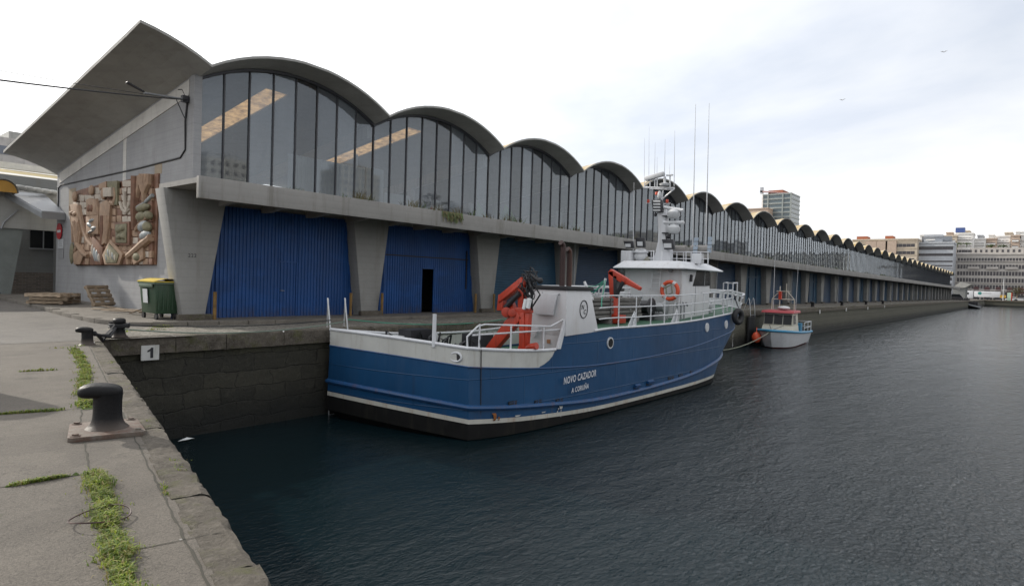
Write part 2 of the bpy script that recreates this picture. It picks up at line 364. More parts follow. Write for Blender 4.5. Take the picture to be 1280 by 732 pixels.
def stonewall_mat():
    t = NT('quay_wall_stone'); x, y, z = t.sep()
    u = t.math('ADD', x, t.math('MULTIPLY', y, .97))
    b = t.n.new('ShaderNodeTexBrick'); t.L(t.comb(t.math('ADD', u, t.math('MULTIPLY', t.noise(1.7, 3), .5)), t.math('ADD', z, t.math('MULTIPLY', t.noise(1.1, 4, .6, t.map((1,1,1), loc=(5,5,5))), .34)), 0), b.inputs['Vector']); b.inputs['Scale'].default_value = 1
    b.inputs['Brick Width'].default_value = .95; b.inputs['Row Height'].default_value = .43; b.inputs['Mortar Size'].default_value = .018; b.inputs['Mortar Smooth'].default_value = .6
    b.inputs['Color1'].default_value = (.045,.042,.03,1); b.inputs['Color2'].default_value = (.022,.021,.016,1); b.inputs['Mortar'].default_value = (.02,.018,.014,1)
    n = t.noise(1.8, 8, .75); n2 = t.noise(9, 8, .75)
    c = t.mix(t.ramp(n, [(.4,0),(.7,.7)]), b.outputs[0], (.028,.026,.018))
    c = t.mix(t.ramp(n2, [(.5,0),(.75,.5)]), c, (.085,.08,.06))
    # moss towards the top, black tide band at the water
    top = t.math('MULTIPLY', t.ramp(t.math('ADD', z, 1.0, clamp=False), [(.35,0),(.95,1)]), t.ramp(t.noise(2.6,8,.8), [(.38,0),(.6,1)]))
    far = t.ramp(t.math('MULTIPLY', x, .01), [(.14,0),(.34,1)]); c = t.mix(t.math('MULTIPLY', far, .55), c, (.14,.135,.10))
    c = t.mix(t.math('MULTIPLY', top, .7), c, (.09,.09,.03))
    tide = t.ramp(t.math('ADD', t.math('MULTIPLY', t.math('ADD', z, 2.6), .62), t.math('MULTIPLY', n, .5)), [(.45,1),(.95,0)])
    c = t.mix(t.math('MULTIPLY', tide, .9), c, (.008,.009,.008))
    h = t.math('ADD', t.math('MULTIPLY', b.outputs['Fac'], -.8), t.math('ADD', n, n2))
    return t.fin(c, .8, 0, t.bump(h, .8, .05))
m_stone = stonewall_mat()
def cobble_mat():
    t = NT('cobbles')
    v = t.vor(7, None, 'DISTANCE_TO_EDGE'); vc = t.vor(7, None, 'F1', 'Color')
    bw = t.n.new('ShaderNodeRGBToBW'); t.L(vc, bw.inputs[0])
    c = t.mix(bw.outputs[0], (.13,.12,.1), (.27,.245,.21))
    c = t.mix(t.ramp(v, [(.02,1),(.07,0)]), c, (.06,.058,.04))
    c = t.mix(t.ramp(t.noise(1,8,.7), [(.45,0),(.7,.6)]), c, (.1,.095,.08))
    return t.fin(c, .85, 0, t.bump(t.ramp(v, [(0,0),(.12,1)]), .6, .02))
m_cobble = cobble_mat()
def water_mat():
    t = NT('harbour_water')
    a = t.noise(1.0, 3, .55, t.map((1.7, 3.4, 1), rot=(0,0,.5)), .5)
    b = t.noise(1.0, 4, .6, t.map((8, 14, 1), rot=(0,0,.8)), .6)
    c = t.noise(.12, 3, .5)
    w = t.noise(1.0, 3, .5, t.map((.4, .9, 1), rot=(0,0,.3)), .3)
    x0, y0, z0 = t.sep(); nf = t.ramp(t.math('MULTIPLY', x0, .01), [(.12,1),(.7,.15)])
    h = t.math('ADD', t.math('MULTIPLY', a, .5), t.math('ADD', t.math('MULTIPLY', t.math('MULTIPLY', b, nf), .3), t.math('MULTIPLY', w, .75)))
    # calm patch under the lee of the quay, ruffled further out
    x, y, z = t.sep()
    calm = t.ramp(t.math('ADD', t.math('MULTIPLY', t.math('SUBTRACT', x, y), .035), t.math('MULTIPLY', c, .9)), [(.3,.25),(1.0,1)])
    h = t.math('MULTIPLY', h, calm)
    col = t.mix(t.ramp(c, [(.3,0),(.7,1)]), (.003,.0095,.012), (.005,.013,.0165))
    m = t.fin(col, .09, 0, t.bump(h, 1.0, .17), .5)
    t.bsdf.inputs['IOR'].default_value = 1.34
    return m
m_water = water_mat()
#PART2
# ------------------------------------------------------------------ setting
WZ = -2.59                       # water level; quay level is 0
QX, QY = 5.13, 16.45             # corner of the basin
def edge_x(Y): return 1.72 + (Y-2.97)*(5.13-1.72)/(16.45-2.97)
def gz(Y): return 0 if Y < 20 else min(.24, (Y-20)*.015)
water = MB().add([(-60,-2500,WZ),(345.3,-2500,WZ),(345.3,16.7,WZ),(-60,16.7,WZ)], [(0,1,2,3)]).build('water', m_water, None, kind='structure')
# the ground: left quay, apron, land behind the hall and across the basin, one sheet with the basin cut out
g = MB()
ys = [-400,-40,-6,0,3,6,9,12,15,16.45]
rows = []
for y in ys:
    ex = edge_x(y)-.22
    rows.append([(x, y, 0) for x in (-2500,-80,-10,-3)] + [(-3+(ex+3)*k/4, y, 0) for k in (1,2,3,4)])
g.grid(rows)
back = [16.45,20,24,30,36,60,2800]
g.grid([[(x, y, gz(y)) for x in (-2500,-80,-10,-3,1,3,5,6.9,9,60,160,260,345.3,700,3200)] for y in back])
g.add([(345.3,16.45,0),(345.3,-2500,0),(3200,-2500,0),(3200,16.45,0)], [(0,1,2,3)])
ground = g.build('ground', m_quay, None, kind='structure')
# road strip along the end of the hall (old asphalt), sheet above ground
MB().grid([[(x, y, gz(y)+.004) for x in (-60,-12,0,4.6,7.2)] for y in (16.3,20,24,30,36,48)]).build('road', m_road, None, kind='structure')
MB().grid([[(x, y, .006) for x in (6.0,12,60,245)] for y in (16.75,17.6,19.3)]).build('cobbled_apron', m_cobble, None, kind='structure')
# pavement with kerb round the foot of the hall
kerb = [(6.75,36),(6.72,32.6),(6.55,26.6),(6.42,23.2),(6.45,21.2),(6.75,20.2),(7.4,19.55),(8.3,19.3),(11,19.1),(60,19.1),(247,19.1)]
def offs(poly, d):
    out = []
    for i, p in enumerate(poly):
        a = V(*poly[max(i-1,0)],0); b = V(*poly[min(i+1,len(poly)-1)],0); t = (b-a)/np.linalg.norm(b-a); n = V(-t[1], t[0], 0)
        out.append((p[0]+n[0]*d, p[1]+n[1]*d))
    return out
inner = offs(kerb, .22)
pv = MB(); pv.add([(x, y, gz(y)+.115) for x, y in inner] + [(9.3,36,gz(36)+.115),(9.3,21,.13),(247,21,.13)],
    [tuple([i for i in range(0,len(inner))]+[len(inner)+2,len(inner)+1,len(inner)])])
pv.build('pavement', m_pave, None, kind='structure')
kb = MB()
def dense(poly, step):
    out = []
    for a, b in zip(poly[:-1], poly[1:]):
        n = max(1, int(math.dist(a, b)/step))
        out += [(a[0]+(b[0]-a[0])*i/n, a[1]+(b[1]-a[1])*i/n) for i in range(n)]
    return out+[poly[-1]]
kd = [p for p in dense(kerb[:9], .9)]; 
for i in range(len(kd)-1):
    a, b = V(*kd[i],0), V(*kd[i+1],0); t = (b-a)/np.linalg.norm(b-a); n = V(-t[1],t[0],0); j = rnd.uniform(-.012,.012)
    A, B = a+t*.012, b-t*.012
    top = gz(a[1])+.125+j
    kb.prism([A+n*.0+V(0,0,-.05), B+V(0,0,-.05), B+n*.23+V(0,0,-.05), A+n*.23+V(0,0,-.05)], (0,0,top+.05))
kb.box((11,19.1,-.05),(247,19.33,.12))
kb.build('kerb', m_pave, None, smooth=True, bevel=.02, kind='structure')
# quay walls and coping stones
qw = MB()
def wallgrid(p0, p1, z0, z1, nx, nz, amp):
    p0, p1 = V(p0), V(p1); t = p1-p0; L = np.linalg.norm(t); n = V(-t[1], t[0], 0)/L
    return [[p0+t*i/nx+n*rnd.uniform(-amp, amp)+V(0,0,z1+(z0-z1)*k/nz) for i in range(nx+1)] for k in range(nz+1)]
qw.grid(wallgrid((QX-.1,16.5,0),(45,16.5,0), -4.2, -.02, 90, 10, .015))
qw.grid(wallgrid((45,16.5,0),(345.3,16.5,0), -4.2, -.02, 100, 4, .02))
qw.grid(wallgrid((edge_x(-40),-40,0),(QX,16.5,0), -4.2, -.02, 40, 6, .015))
qw.add([(345.3,16.5,-4),(345.3,-2500,-4),(345.3,-2500,0),(345.3,16.5,0)], [(0,1,2,3)])
qw.build('quay_wall', m_stone, None, kind='structure')
cp = MB()
def rough_stone(a, b, w, h, top, jit):
    """coping block from a to b (points on the outer edge), w inwards, with broken surface"""
    a, b = V(*a, 0), V(*b, 0); t = b-a; L = np.linalg.norm(t); t /= L; n = V(-t[1], t[0], 0)
    nu, nw = max(2, int(L/.09)) if L < 3 else 10, 4
    g_ = []
    dz = rnd.uniform(-.012, .006)
    prof = [(0, -h), (0, -h*.5), (0, -.05), (.02, -.012), (.07, 0), (w*.55, 0), (w*.95, -.004), (w, -.04)]
    rows = []
    for i in range(nu+1):
        u = i/nu; e = .03 if i in (0, nu) else 0
        row = []
        for (o, z) in prof:
            ch = jit*(rnd.random()**2)
            row.append(a+t*(.006+u*(L-.012))+n*(o+(rnd.uniform(-.3,1)*jit*.8 if o < .05 else 0))+V(0,0,top+dz+z-(ch if z > -.1 else 0)-e*.35))
        rows.append(row)
    cp.grid(rows)
y = -3.0
while y < 16.2:
    l = rnd.uniform(.85, 1.5) ; y2 = min(y+l, 16.3)
    rough_stone((edge_x(y)+.03, y), (edge_x(y2)+.03, y2), .275, .35, .02, .03 if y < 9 else .02)
    y = y2
x = QX-.05
while x < 344:
    l = rnd.uniform(1.2, 2.0) if x < 60 else 12
    cp_a, cp_b = (x+l, QY-.07), (x, QY-.07)
    rough_stone(cp_b, cp_a, .42, .42, .03, .02)
    x += l
cp.box((344.9,-400,-.4),(345.5,16.4,.05))
cp.build('quay_coping', m_coping, None, smooth=30, kind='structure')
# dark open seams between the slabs of the quay
sm = MB()
def seam(pts, w=.011):
    for a, b in zip(pts[:-1], pts[1:]):
        n = max(1, int(math.dist(a, b)/.12)); 
        P = [(a[0]+(b[0]-a[0])*i/n+rnd.uniform(-.008,.008), a[1]+(b[1]-a[1])*i/n+rnd.uniform(-.008,.008)) for i in range(n+1)]
        for p, q in zip(P[:-1], P[1:]):
            t = V(q[0]-p[0], q[1]-p[1], 0); t /= np.linalg.norm(t); m = V(-t[1], t[0], 0)*w*rnd.uniform(.3,.7)
            sm.add([V(*p,.004)-m, V(*q,.004)-m, V(*q,.004)+m, V(*p,.004)+m], [(0,1,2,3)])
GL = [(1.0,2.6),(1.21,3.53),(1.45,4.52),(1.72,5.66),(2.2,7.6),(2.73,9.27),(3.31,11.3),(4.31,15.3)]
seam(GL)
seam([(-3,6.05),(1.2,5.71),(1.72,5.65)]); seam([(-3,9.6),(1.73,8.56),(2.5,8.35)]); seam([(-3,13.2),(2.42,12.01),(3.3,11.75)])
seam([(-3,15.9),(4.3,15.35),(4.9,15.3)]); seam([(1.32,3.95),(1.9,3.8)]); seam([(-.9,2),(-.5,16)])
seam([(edge_x(v)-.275, v) for v in (2.5,5,7,9,12,15.5)], .014)
sm.build('slab_joints', plain('joint_dirt', (.045,.042,.032), .95, bump=.2), None, kind='structure')

# ------------------------------------------------------------------ the market hall
X0, S, NB = 8.98, 6.92, 34
XW = 8.85; YG = 20.6; YB = 34.2; YF = 19.6
RR = (3.46**2+1.0)/2
def arc(o): o = abs(((o) % S)-S/2); return math.sqrt(max(0, RR*RR-min(o,3.46)**2))-(RR-1.0)
def under(o, Y): return 7.72+arc(o)+.137*(YG-Y)
hall = thing('market_hall', 'long white concrete market hall with wavy shell roof and blue gates', 'market hall', (X0, YG, 0))
XE = X0+NB*S
# end wall (quay end) with the roof line cut to the slope
b = MB()
b.prism([(XW,20.75,-.02),(XW,YB,-.02),(XW,YB,under(0,YB)+.25),(XW,20.75,under(0,20.75)+.25)], (.3,0,0))
b.build('end_wall', m_wallwhite, hall)
b = MB(); b.box((XW-.02,20.42,4.3),(XW+.22,20.74,7.78)); b.build('corner_column', m_wallwhite, hall)
b = MB(); b.prism([(XE-.1,20.75,-.02),(XE-.1,YB,-.02),(XE-.1,YB,5.9),(XE-.1,20.75,7.8)], (.3,0,0)); b.build('end_wall', m_wallwhite, hall)
b = MB(); b.box((XW+.3,YB-.3,0),(XE,YB,6.2)); b.build('rear_wall', m_inner, hall)
b = MB(); b.box((XW+.3,20.85,3.82),(XE-.1,YB-.3,4.0)); b.build('upper_floor', m_inner, hall)
# end overhang and the vaults
cols = [0,.4,.85,1.3,1.8,2.3,2.8,3.2,4.1,4.5,4.95,5.4,5.85,6.25,6.6,S]
def shell(offs_, name, x0, mats, hole=True, drop=None, rows=(19.6,20.6,22.2,29.5,34.5)):
    b = MB(); T = .11
    def P(o, Y, up):
        z = under(o, Y)+(T if up else 0)
        if Y == rows[0]: z += (-.0 if up else .03)
        if drop: z -= drop(o)
        return (x0+o, Y, z)
    for j in range(len(rows)-1):
        for i in range(len(offs_)-1):
            if hole and offs_[i] == 3.2 and rows[j] == 22.2: continue
            a, c = offs_[i], offs_[i+1]
            b.add([P(a,rows[j],0),P(c,rows[j],0),P(c,rows[j+1],0),P(a,rows[j+1],0)], [(0,3,2,1)], 0)
            b.add([P(a,rows[j],1),P(c,rows[j],1),P(c,rows[j+1],1),P(a,rows[j+1],1)], [(0,1,2,3)], 1)
    for i in range(len(offs_)-1):
        a, c = offs_[i], offs_[i+1]
        b.add([P(a,rows[0],0),P(c,rows[0],0),P(c,rows[0],1),P(a,rows[0],1)], [(0,1,2,3)], 0)
        b.add([P(a,rows[-1],0),P(c,rows[-1],0),P(c,rows[-1],1),P(a,rows[-1],1)], [(3,2,1,0)], 0)
    for o in (offs_[0], offs_[-1]):
        for j in range(len(rows)-1):
            b.add([P(o,rows[j],0),P(o,rows[j+1],0),P(o,rows[j+1],1),P(o,rows[j],1)], [(0,1,2,3)], 0)
    if hole:   # sides of the roof light
        for o in (3.2, 4.1):
            b.add([P(o,22.2,0),P(o,29.5,0),P(o,29.5,1),P(o,22.2,1)], [(0,1,2,3)], 0)
        for Y in (22.2, 29.5):
            b.add([P(3.2,Y,0),P(4.1,Y,0),P(4.1,Y,1),P(3.2,Y,1)], [(0,1,2,3)], 0)
    # no recalc across inner joints wanted: keep as built
    return b.build(name, mats, hall, smooth=False)
def smooth_all(o):
    for p in o.data.polygons: p.use_smooth = abs(p.normal.z) > .5
over = shell([-2.03+v for v in (0,.4,.8,1.2,1.6,2.03)], 'roof_overhang', X0, [m_soffit, m_roof], hole=False, drop=lambda o: .16*max(0,-o)/2.03)
smooth_all(over)
gut = None
v0 = shell(cols, 'roof_vault', X0, [m_soffit, m_roof]); smooth_all(v0)
sk = MB(); sk.grid([[(X0+o, Y, under(o, Y)+.05) for o in (3.2,3.65,4.1)] for Y in (22.2,26.6,29.5)]).build('skylight', m_sky, v0)
v2 = shell(cols, 'roof_vault', X0+2*S, [m_soffit, m_roof], hole=False); smooth_all(v2)
def glaze():
    p = MB(); top = []
    n = 24
    for i in range(n+1):
        o = .06+(S-.12)*i/n; top.append((X0+o, YG, 7.72+arc(o)-.02))
    bot = [(X0+.06+(S-.12)*i/n, YG, 4.42) for i in range(n+1)]
    p.grid([bot, top]); pane = p.build('window', m_glass, hall)
    f = MB(); w = .02
    for k in range(8):
        o = k*.865; zt = 7.72+arc(max(o,.02))
        f.box((X0+o-w-.004, YG-.045, 4.38), (X0+o+w+.004, YG+.05, zt+.0))
    # arched head
    for i in range(n):
        a, c = X0+S*i/n, X0+S*(i+1)/n
        za, zc = 7.72+arc(S*i/n), 7.72+arc(min(S*(i+1)/n, S-.0001))
        f.prism([(a,YG-.1,za-.09),(c,YG-.1,zc-.09),(c,YG-.1,zc+.0),(a,YG-.1,za+.0)], (0,.16,0))
    f.box((X0,YG-.11,4.36),(X0+S,YG+.06,4.44))
    f.build('window_frame', m_mull, pane)
    return pane
w0 = glaze()
# canopy slab, fascia and the brackets under it
b = MB()
b.box((7.96,18.0,3.68),(XE+1.5,18.16,4.30)); b.build('canopy_fascia', m_fascia, hall, smooth=True, bevel=.012)
b = MB(); b.box((7.98,18.16,4.12),(XE+1.4,20.75,4.27)); b.box((XW,20.45,4.27),(XE,20.85,4.37)); b.build('canopy_slab', m_fascia, hall)
b = MB()
for k in range(4):
    xb = X0+.55+k*S/4
    b.prism([(xb,18.16,3.95),(xb,20.2,3.72),(xb,20.66,3.72),(xb,20.66,4.12),(xb,18.16,4.12)], (.17,0,0))
br0 = b.build('canopy_bracket', m_fascia, hall, kind='stuff')
# piers
def pier(cx, first=False):
    b = MB(); wb, wt = (.30, .97) if first else (.36, .90)
    b.prism([(cx-wb,20.15,-.02),(cx+wb,20.15,-.02),(cx+wt,20.15,4.12),(cx-wt,20.15,4.12)], (0,.58 if not first else .62,0))
    o = b.build('pier', m_pier, hall, smooth=True, bevel=.02)
    k = MB(); k.box((cx-.55,19.95,0),(cx+.5,20.14,.3)); k.build('pier_foot', m_coping, o, smooth=True, bevel=.03)
    return o
pier(X0-.14, True)
pr0 = pier(X0+S-.3)
# gates
GW0, GW1 = X0+.0, X0+S-.0
def ribs(b, x0, x1, z0, z1, Y, m=0, pitch=.13, d=.028):
    xs = []; x = x0
    while x < x1-.01:
        for dx, dy in ((0,0),(pitch*.4,0),(pitch*.5,-d),(pitch*.9,-d),(pitch,0)):
            xs.append((min(x+dx, x1), dy))
        x += pitch
    b.grid([[(x, Y+dy, z) for x, dy in xs] for z in (z0, z1)], m)
gate1 = None
def corr_gate(k, opened):
    X = X0+k*S; Y = 20.70
    b = MB()
    d0, d1 = (X+3.0, X+3.72) if not opened else (X+2.85, X+3.62)
    ribs(b, X-.6 if k == 0 else X, d0, .1, 3.82, Y); ribs(b, d1, X+S, .1, 3.82, Y); ribs(b, d0, d1, 2.1, 3.82, Y)
    b.box((X+.75,Y-.06,.1),(X+.81,Y,3.8)); b.box((X+S-1.15,Y-.06,.1),(X+S-1.09,Y,3.8))
    if opened: b.box((X+.8,Y-.05,2.55),(X+S-1.1,Y-.02,2.60), 1); b.box((X+S-1.3,Y-.075,1.2),(X+S-1.24,Y-.03,3.0), 1)
    g = b.build('gate', [m_gate1, m_dark], hall)
    if not opened:
        w = MB(); ribs(w, d0+.02, d1-.02, .1, 2.06, Y+.012); w.box((d0,Y-.03,.1),(d0+.03,Y+.02,2.1)); w.box((d1-.03,Y-.03,.1),(d1,Y+.02,2.1)); w.box((d0,Y-.03,2.06),(d1,Y+.02,2.1))
        dr = w.build('wicket_door', m_gate1, g)
        h = MB(); h.tube([(d0+.06,Y-.08,1.05),(d0+.2,Y-.08,1.04)], .014); h.cyl((d0+.07,Y-.08,1.05),(d0+.07,Y,1.05), .012, 8); h.build('handle', m_grey, dr, smooth=True)
    else:
        w = MB(); w.box((d0,Y-.035,.1),(d0+.04,Y+.02,2.1)); w.box((d1-.04,Y-.035,.1),(d1,Y+.02,2.1)); w.box((d0,Y-.035,2.06),(d1,Y+.02,2.1)); w.build('door_frame', m_gate1, g)
    return g
corr_gate(0, False); corr_gate(1, True)
def shutter(col, k):
    X = X0+k*S; Y = 20.70; b = MB(); rows = []; z = .12
    while z < 3.82:
        for dz, dy in ((0,0),(.03,-.018),(.10,-.018),(.118,0)): rows.append([(X, Y+dy, z+dz),(X+S, Y+dy, z+dz)])
        z += .12
    b.grid(rows, flip=True); b.box((X,Y-.04,.1),(X+S,Y+.0,.2))
    return b.build('gate', col, hall)
gt = {2: shutter(m_gate3, 2)}
g4 = shutter(m_gate4, 3); gt[3] = g4
g5 = shutter(m_gate3, 4); bb = MB()
for f in (.36, .64): bb.box((X0+4*S+S*f-.06,20.6,.1),(X0+4*S+S*f+.06,20.72,3.82))
bb.box((X0+4*S+.7,20.62,2.7),(X0+5*S-.7,20.7,2.8)); bb.build('gate_divider', m_gate4, g5)
bm_ = MB(); bm_.prism([(X0-.16,20.8,7.2),(X0-.16,33.8,5.4),(X0-.16,33.8,5.85),(X0-.16,20.8,7.68)], (.32,0,0)); bm_.box((X0-.14,26,4.0),(X0+.14,26.3,6.6)); itf = bm_.build('interior_beam', m_inner, hall)
# dark room behind the open wicket
b = MB(); b.box((XW+.3,20.85,-.02),(XE-.1,20.95,.1)); b.box((X0+S,23.2,0),(X0+2*S,23.3,3.8)); b.obox((X0+S+3.3,22.0,.9),(.6,.5,1.3)); b.tube([(X0+S+3.0,21.5,1.9),(X0+S+3.4,21.4,1.5),(X0+S+3.3,21.5,.9),(X0+S+3.5,21.4,.3)],.06,8); b.build('inner_partition', plain('dark_interior', (.05,.05,.045), .9), hall)
for k in range(NB):
    if k > 0:
        for o in ((w0, br0, v0) if k == 1 else (w0, br0)):
            c = copy_tree(o, (k*S,0,0), hall)
        copy_tree(itf, (k*S,0,0), hall)
        if k > 2: copy_tree(v2, ((k-2)*S,0,0), hall)
        if k > 1: copy_tree(pr0, ((k-1)*S,0,0), hall)
    if k > 4: copy_tree(g5 if k in (7,9,10,14,17,21,22,27) else g4, ((k-(4 if k in (7,9,10,14,17,21,22,27) else 3))*S,0,0), hall)
copy_tree(pr0, ((NB-1)*S,0,0), hall)
# gutters: pale valley lines between the vaults are the shells themselves; downpipes
for k in (3, 6, 9, 12, 15, 18, 22, 26):
    x = X0+k*S-.15
    b = MB(); b.tube([(x,19.98,4.1),(x,19.98,.1)], .06, 8); b.box((x-.07,19.95,1.2),(x+.07,20.05,1.26)); b.build('downpipe', m_grey, hall, smooth=True)
# wall conduits of the end wall
b = MB(); xw = XW-.02
b.tube([(xw,20.92,7.0),(xw-.02,21.0,6.4),(xw,21.0,5.5),(xw,21.35,5.28),(xw,25,5.25),(xw,29,5.27),(xw,33.6,5.3),(xw,33.95,5.2),(xw,33.95,4.3)], .028, 6)
b.tube([(xw,20.92,7.05),(xw,21.3,7.45),(xw,21.6,7.5)], .02, 6)
b.build('wall_conduit', m_cable, hall, smooth=True)
# painted-out plaster patches beside the relief
mp = plain('exposed_render_patch', (.32,.26,.19), .9, var=.2)
b = MB(); b.box((XW-.006,31.6,3.9),(XW,32.5,5.05)); b.build('render_patch', mp, hall); b = MB(); b.box((XW-.006,22.8,4.9),(XW,23.4,5.25)); b.build('render_patch', mp, hall)
# stencilled number on the first pier
text_part('222', 'stencil_number', m_emblem, hall, (8.75,20.145,2.12), (1,0,0), (0,0,1), .11, depth=.004)

# weeds growing along the canopy slab
gm = plain('weed_leaf', (.07,.11,.025), .7, var=.4, vs=6)
gm2 = plain('dry_weed', (.13,.11,.045), .8, var=.4, vs=6)
def blades(b, c, n, h, spread, m=0, lean=.5, w=.012):
    for _ in range(n):
        a = rnd.uniform(0, 6.283); r = spread*rnd.random()**.7; p = V(c[0]+r*math.cos(a), c[1]+r*math.sin(a), c[2])
        hh = h*rnd.uniform(.45, 1.1); d = V(rnd.gauss(0,1)*lean, rnd.gauss(0,1)*lean, 1); d /= np.linalg.norm(d)
        s = V(math.cos(a*3), math.sin(a*3), 0)*w; q = p+d*hh*.55; e = p+d*hh+V(d[0],d[1],-.4)*hh*.35
        b.add([p-s, p+s, q+s*.8, q-s*.8, e], [(0,1,2,3),(3,2,4)], m)
b = MB()
for i in range(170):
    x = X0+2+rnd.random()**1.3*110
    if rnd.random() < .25: continue
    hh = rnd.choice((.12,.15,.2,.3,.45)); blades(b, (x, rnd.uniform(18.2,18.6), 4.26), 14, hh*1.1, .12+.4*rnd.random(), rnd.randint(0,1), .45, .014)
for x in (15.1, 15.3, 18, 19.3, 20.6, 24.2, 28.9, 30.4): blades(b, (x*.9, 18.35, 4.26), 30, .55, .2, 1, .4, .01)
for x in (17.6, 17.9, 18.2, 41.5, 41.8):
    for _ in range(26):
        p = V(x+rnd.gauss(0,.12), 17.97, 4.3); q = p+V(rnd.gauss(0,.08), -rnd.uniform(.02,.1), -rnd.uniform(.08,.45)); w_ = V(.03,0,.01); b.add([p-w_, p+w_, q+w_*.5, q-w_*.5], [(0,1,2,3)], rnd.randint(0,1))
b.build('canopy_weeds', [gm, gm2], None, smooth=False, kind='stuff', label='green and dry weeds sprouting along the top of the concrete canopy')
#PART3
# ------------------------------------------------------------------ the blue trawler
BY = 13.5
T_TOPX = [12,13,14.5,17,20,23,25.5,28,29.6,31,32,32.9,33.5,33.8]
T_TOPB = [2.15,2.45,2.7,2.86,2.88,2.88,2.87,2.85,2.78,2.45,1.95,1.3,.65,.0]
T_WLX = [12.0,13,14.5,17,20,23,25,26.8,27.6,28.4,29.2,29.9,30.6,31]
T_WLB = [2.25,2.55,2.75,2.87,2.88,2.88,2.85,2.72,2.5,2.15,1.65,1.1,.5,0]
Z_SH = [-.17,-.25,-.33,.13,.17,.2,.28,.42,.5,.56,.6,.66,.7,.72]
Z_KN = [-.66,-.74,-.84,-.95,-.96,-.88,-.75,-.52,-.38,-.25,-.16,-.09,-.05,-.03]
Z_ST = [-1.72,-1.8,-1.9,-2.05,-2.07,-2.0,-1.87,-1.64,-1.52,-1.4,-1.3,-1.22,-1.17,-1.15]
Z_WB = [-2.03,-2.09,-2.17,-2.27,-2.3,-2.29,-2.27,-2.24,-2.21,-2.18,-2.15,-2.13,-2.12,-2.1]
def cub(tab, t):
    n = len(tab)-1; t = min(max(t, 0), n); i = min(int(t), n-1); f = t-i
    p0, p1, p2, p3 = tab[max(i-1,0)], tab[i], tab[i+1], tab[min(i+2,n)]
    m1 = (p2-p0)/2; m2 = (p3-p1)/2
    return (2*f**3-3*f**2+1)*p1+(f**3-2*f**2+f)*m1+(-2*f**3+3*f**2)*p2+(f**3-f**2)*m2
def tx(X):      # station parameter of an X on the straight body
    lo, hi = 0.0, 13.0
    for _ in range(30):
        mid = (lo+hi)/2
        if cub(T_TOPX, mid) < X: lo = mid
        else: hi = mid
    return lo
def hp(t, w, z, side):
    X = cub(T_TOPX, t)*w+cub(T_WLX, t)*(1-w); B = max(0, cub(T_TOPB, t)*w+cub(T_WLB, t)*(1-w))
    if w < 0: B = max(0, cub(T_WLB, t)*(1+w*.75)); X = cub(T_WLX, t)-max(0,(t-8))*.35*(-w)+(1-min(t,1))*.8*(-w)
    f = max(0, 1-t/3.2)
    if side > 0: return (X-.95*f, BY+B+.45*f, z+.2*f)
    return (X, BY-B, z)
trawler = thing('fishing_trawler', 'blue and white steel fishing trawler with red cranes moored along the quay', 'fishing boat', (12, BY, WZ))
ts = [i*.25 for i in range(0, 53)]; ts[-1] = 13
hb = MB()
rows_def = [(lambda t: cub(Z_KN, t), .78), (lambda t: (cub(Z_KN, t)+cub(Z_ST, t))/2, .55), (lambda t: cub(Z_ST, t), .3), (lambda t: cub(Z_WB, t), .12), (lambda t: cub(Z_WB, t)-.12, .08), (lambda t: WZ+.02, .0), (lambda t: -3.0, -.5), (lambda t: -3.5, -1.0)]
seg_m = [0, 0, 0, 1, 2, 2, 2]     # blue, stripe, black
for side in (-1, 1):
    for r in range(len(rows_def)-1):
        rr = [[hp(t, rows_def[q][1], rows_def[q][0](t), side) for t in ts] for q in (r, r+1)]
        hb.grid(rr, seg_m[r], flip=side > 0)
# transom, slightly bowed
def transom_pt(w, z, s):
    a, b = V(hp(0, w, z, -1)), V(hp(0, w, z, 1)); p = a+(b-a)*s; p[0] -= .22*4*s*(1-s); p[2] += .05*4*s*(1-s); return p
for r in range(len(rows_def)-1):
    hb.grid([[transom_pt(rows_def[q][1], rows_def[q][0](0), s/12) for s in range(13)] for q in (r, r+1)], seg_m[r], flip=True)
hb.build('hull', [m_blue, m_stripe, m_black], trawler, smooth=28)
# worn white bulwark round the stern, and the blue upper plating
ZPORT = [-.17,-.25,-.33,-.33,-.2,.1,.28,.3]
def xb(z): return float(np.interp(z, [-.9,-.85,-.7,-.5,-.33,.05], [14.2,14.35,14.75,14.98,15.08,15.45]))
bw = MB()
for side in (-1, 1):
    rows = []
    for v in np.linspace(0, 1, 7):
        row = []
        z15 = -.86+v*(.53); xe = xb(z15)
        for u in np.linspace(0, 1, 18):
            if side > 0: xe = 22.1
            X = 12+(xe-12)*u; t = tx(X); zk = cub(Z_KN, t); zs = cub([-.17,-.25,-.33,-.345,-.35] if side < 0 else ZPORT, t)
            row.append(hp(t, .78+.22*v, zk+(zs-zk)*v, side))
        rows.append(row)
    bw.grid(rows, flip=side < 0)
bw.grid([[transom_pt(.78+.22*v, -.66+(.49)*v, s/12) for s in range(13)] for v in (0,.25,.5,.75,1)])
bw.build('bulwark', m_bulw, trawler, smooth=28)
up = MB()
for side in (-1, 1):
    rows = []
    for v in np.linspace(0, 1, 9):
        z15 = -.87+v*(.92); x0 = xb(z15); row = []
        for u in (np.linspace(0, 1, 9) if side < 0 else ()):
            X = x0+(17-x0)*u; t = tx(X); zk = cub(Z_KN, t); zs = .05+(X-15.45)*.052 if X > 15.45 else .05
            zz = zk+(zs-zk)*v; row.append(hp(t, .78+.22*v, zz, side))
        for t in [3.25+.25*i for i in range(40)]:
            t = min(t, 13)
            if side > 0 and t < tx(22): t = tx(22)
            zk, zs = cub(Z_KN, t), cub(Z_SH, t); row.append(hp(t, .78+.22*v, zk+(zs-zk)*v, side))
        rows.append(row)
    up.grid(rows, flip=side < 0)
up.build('upper_plating', m_blue, trawler, smooth=28)
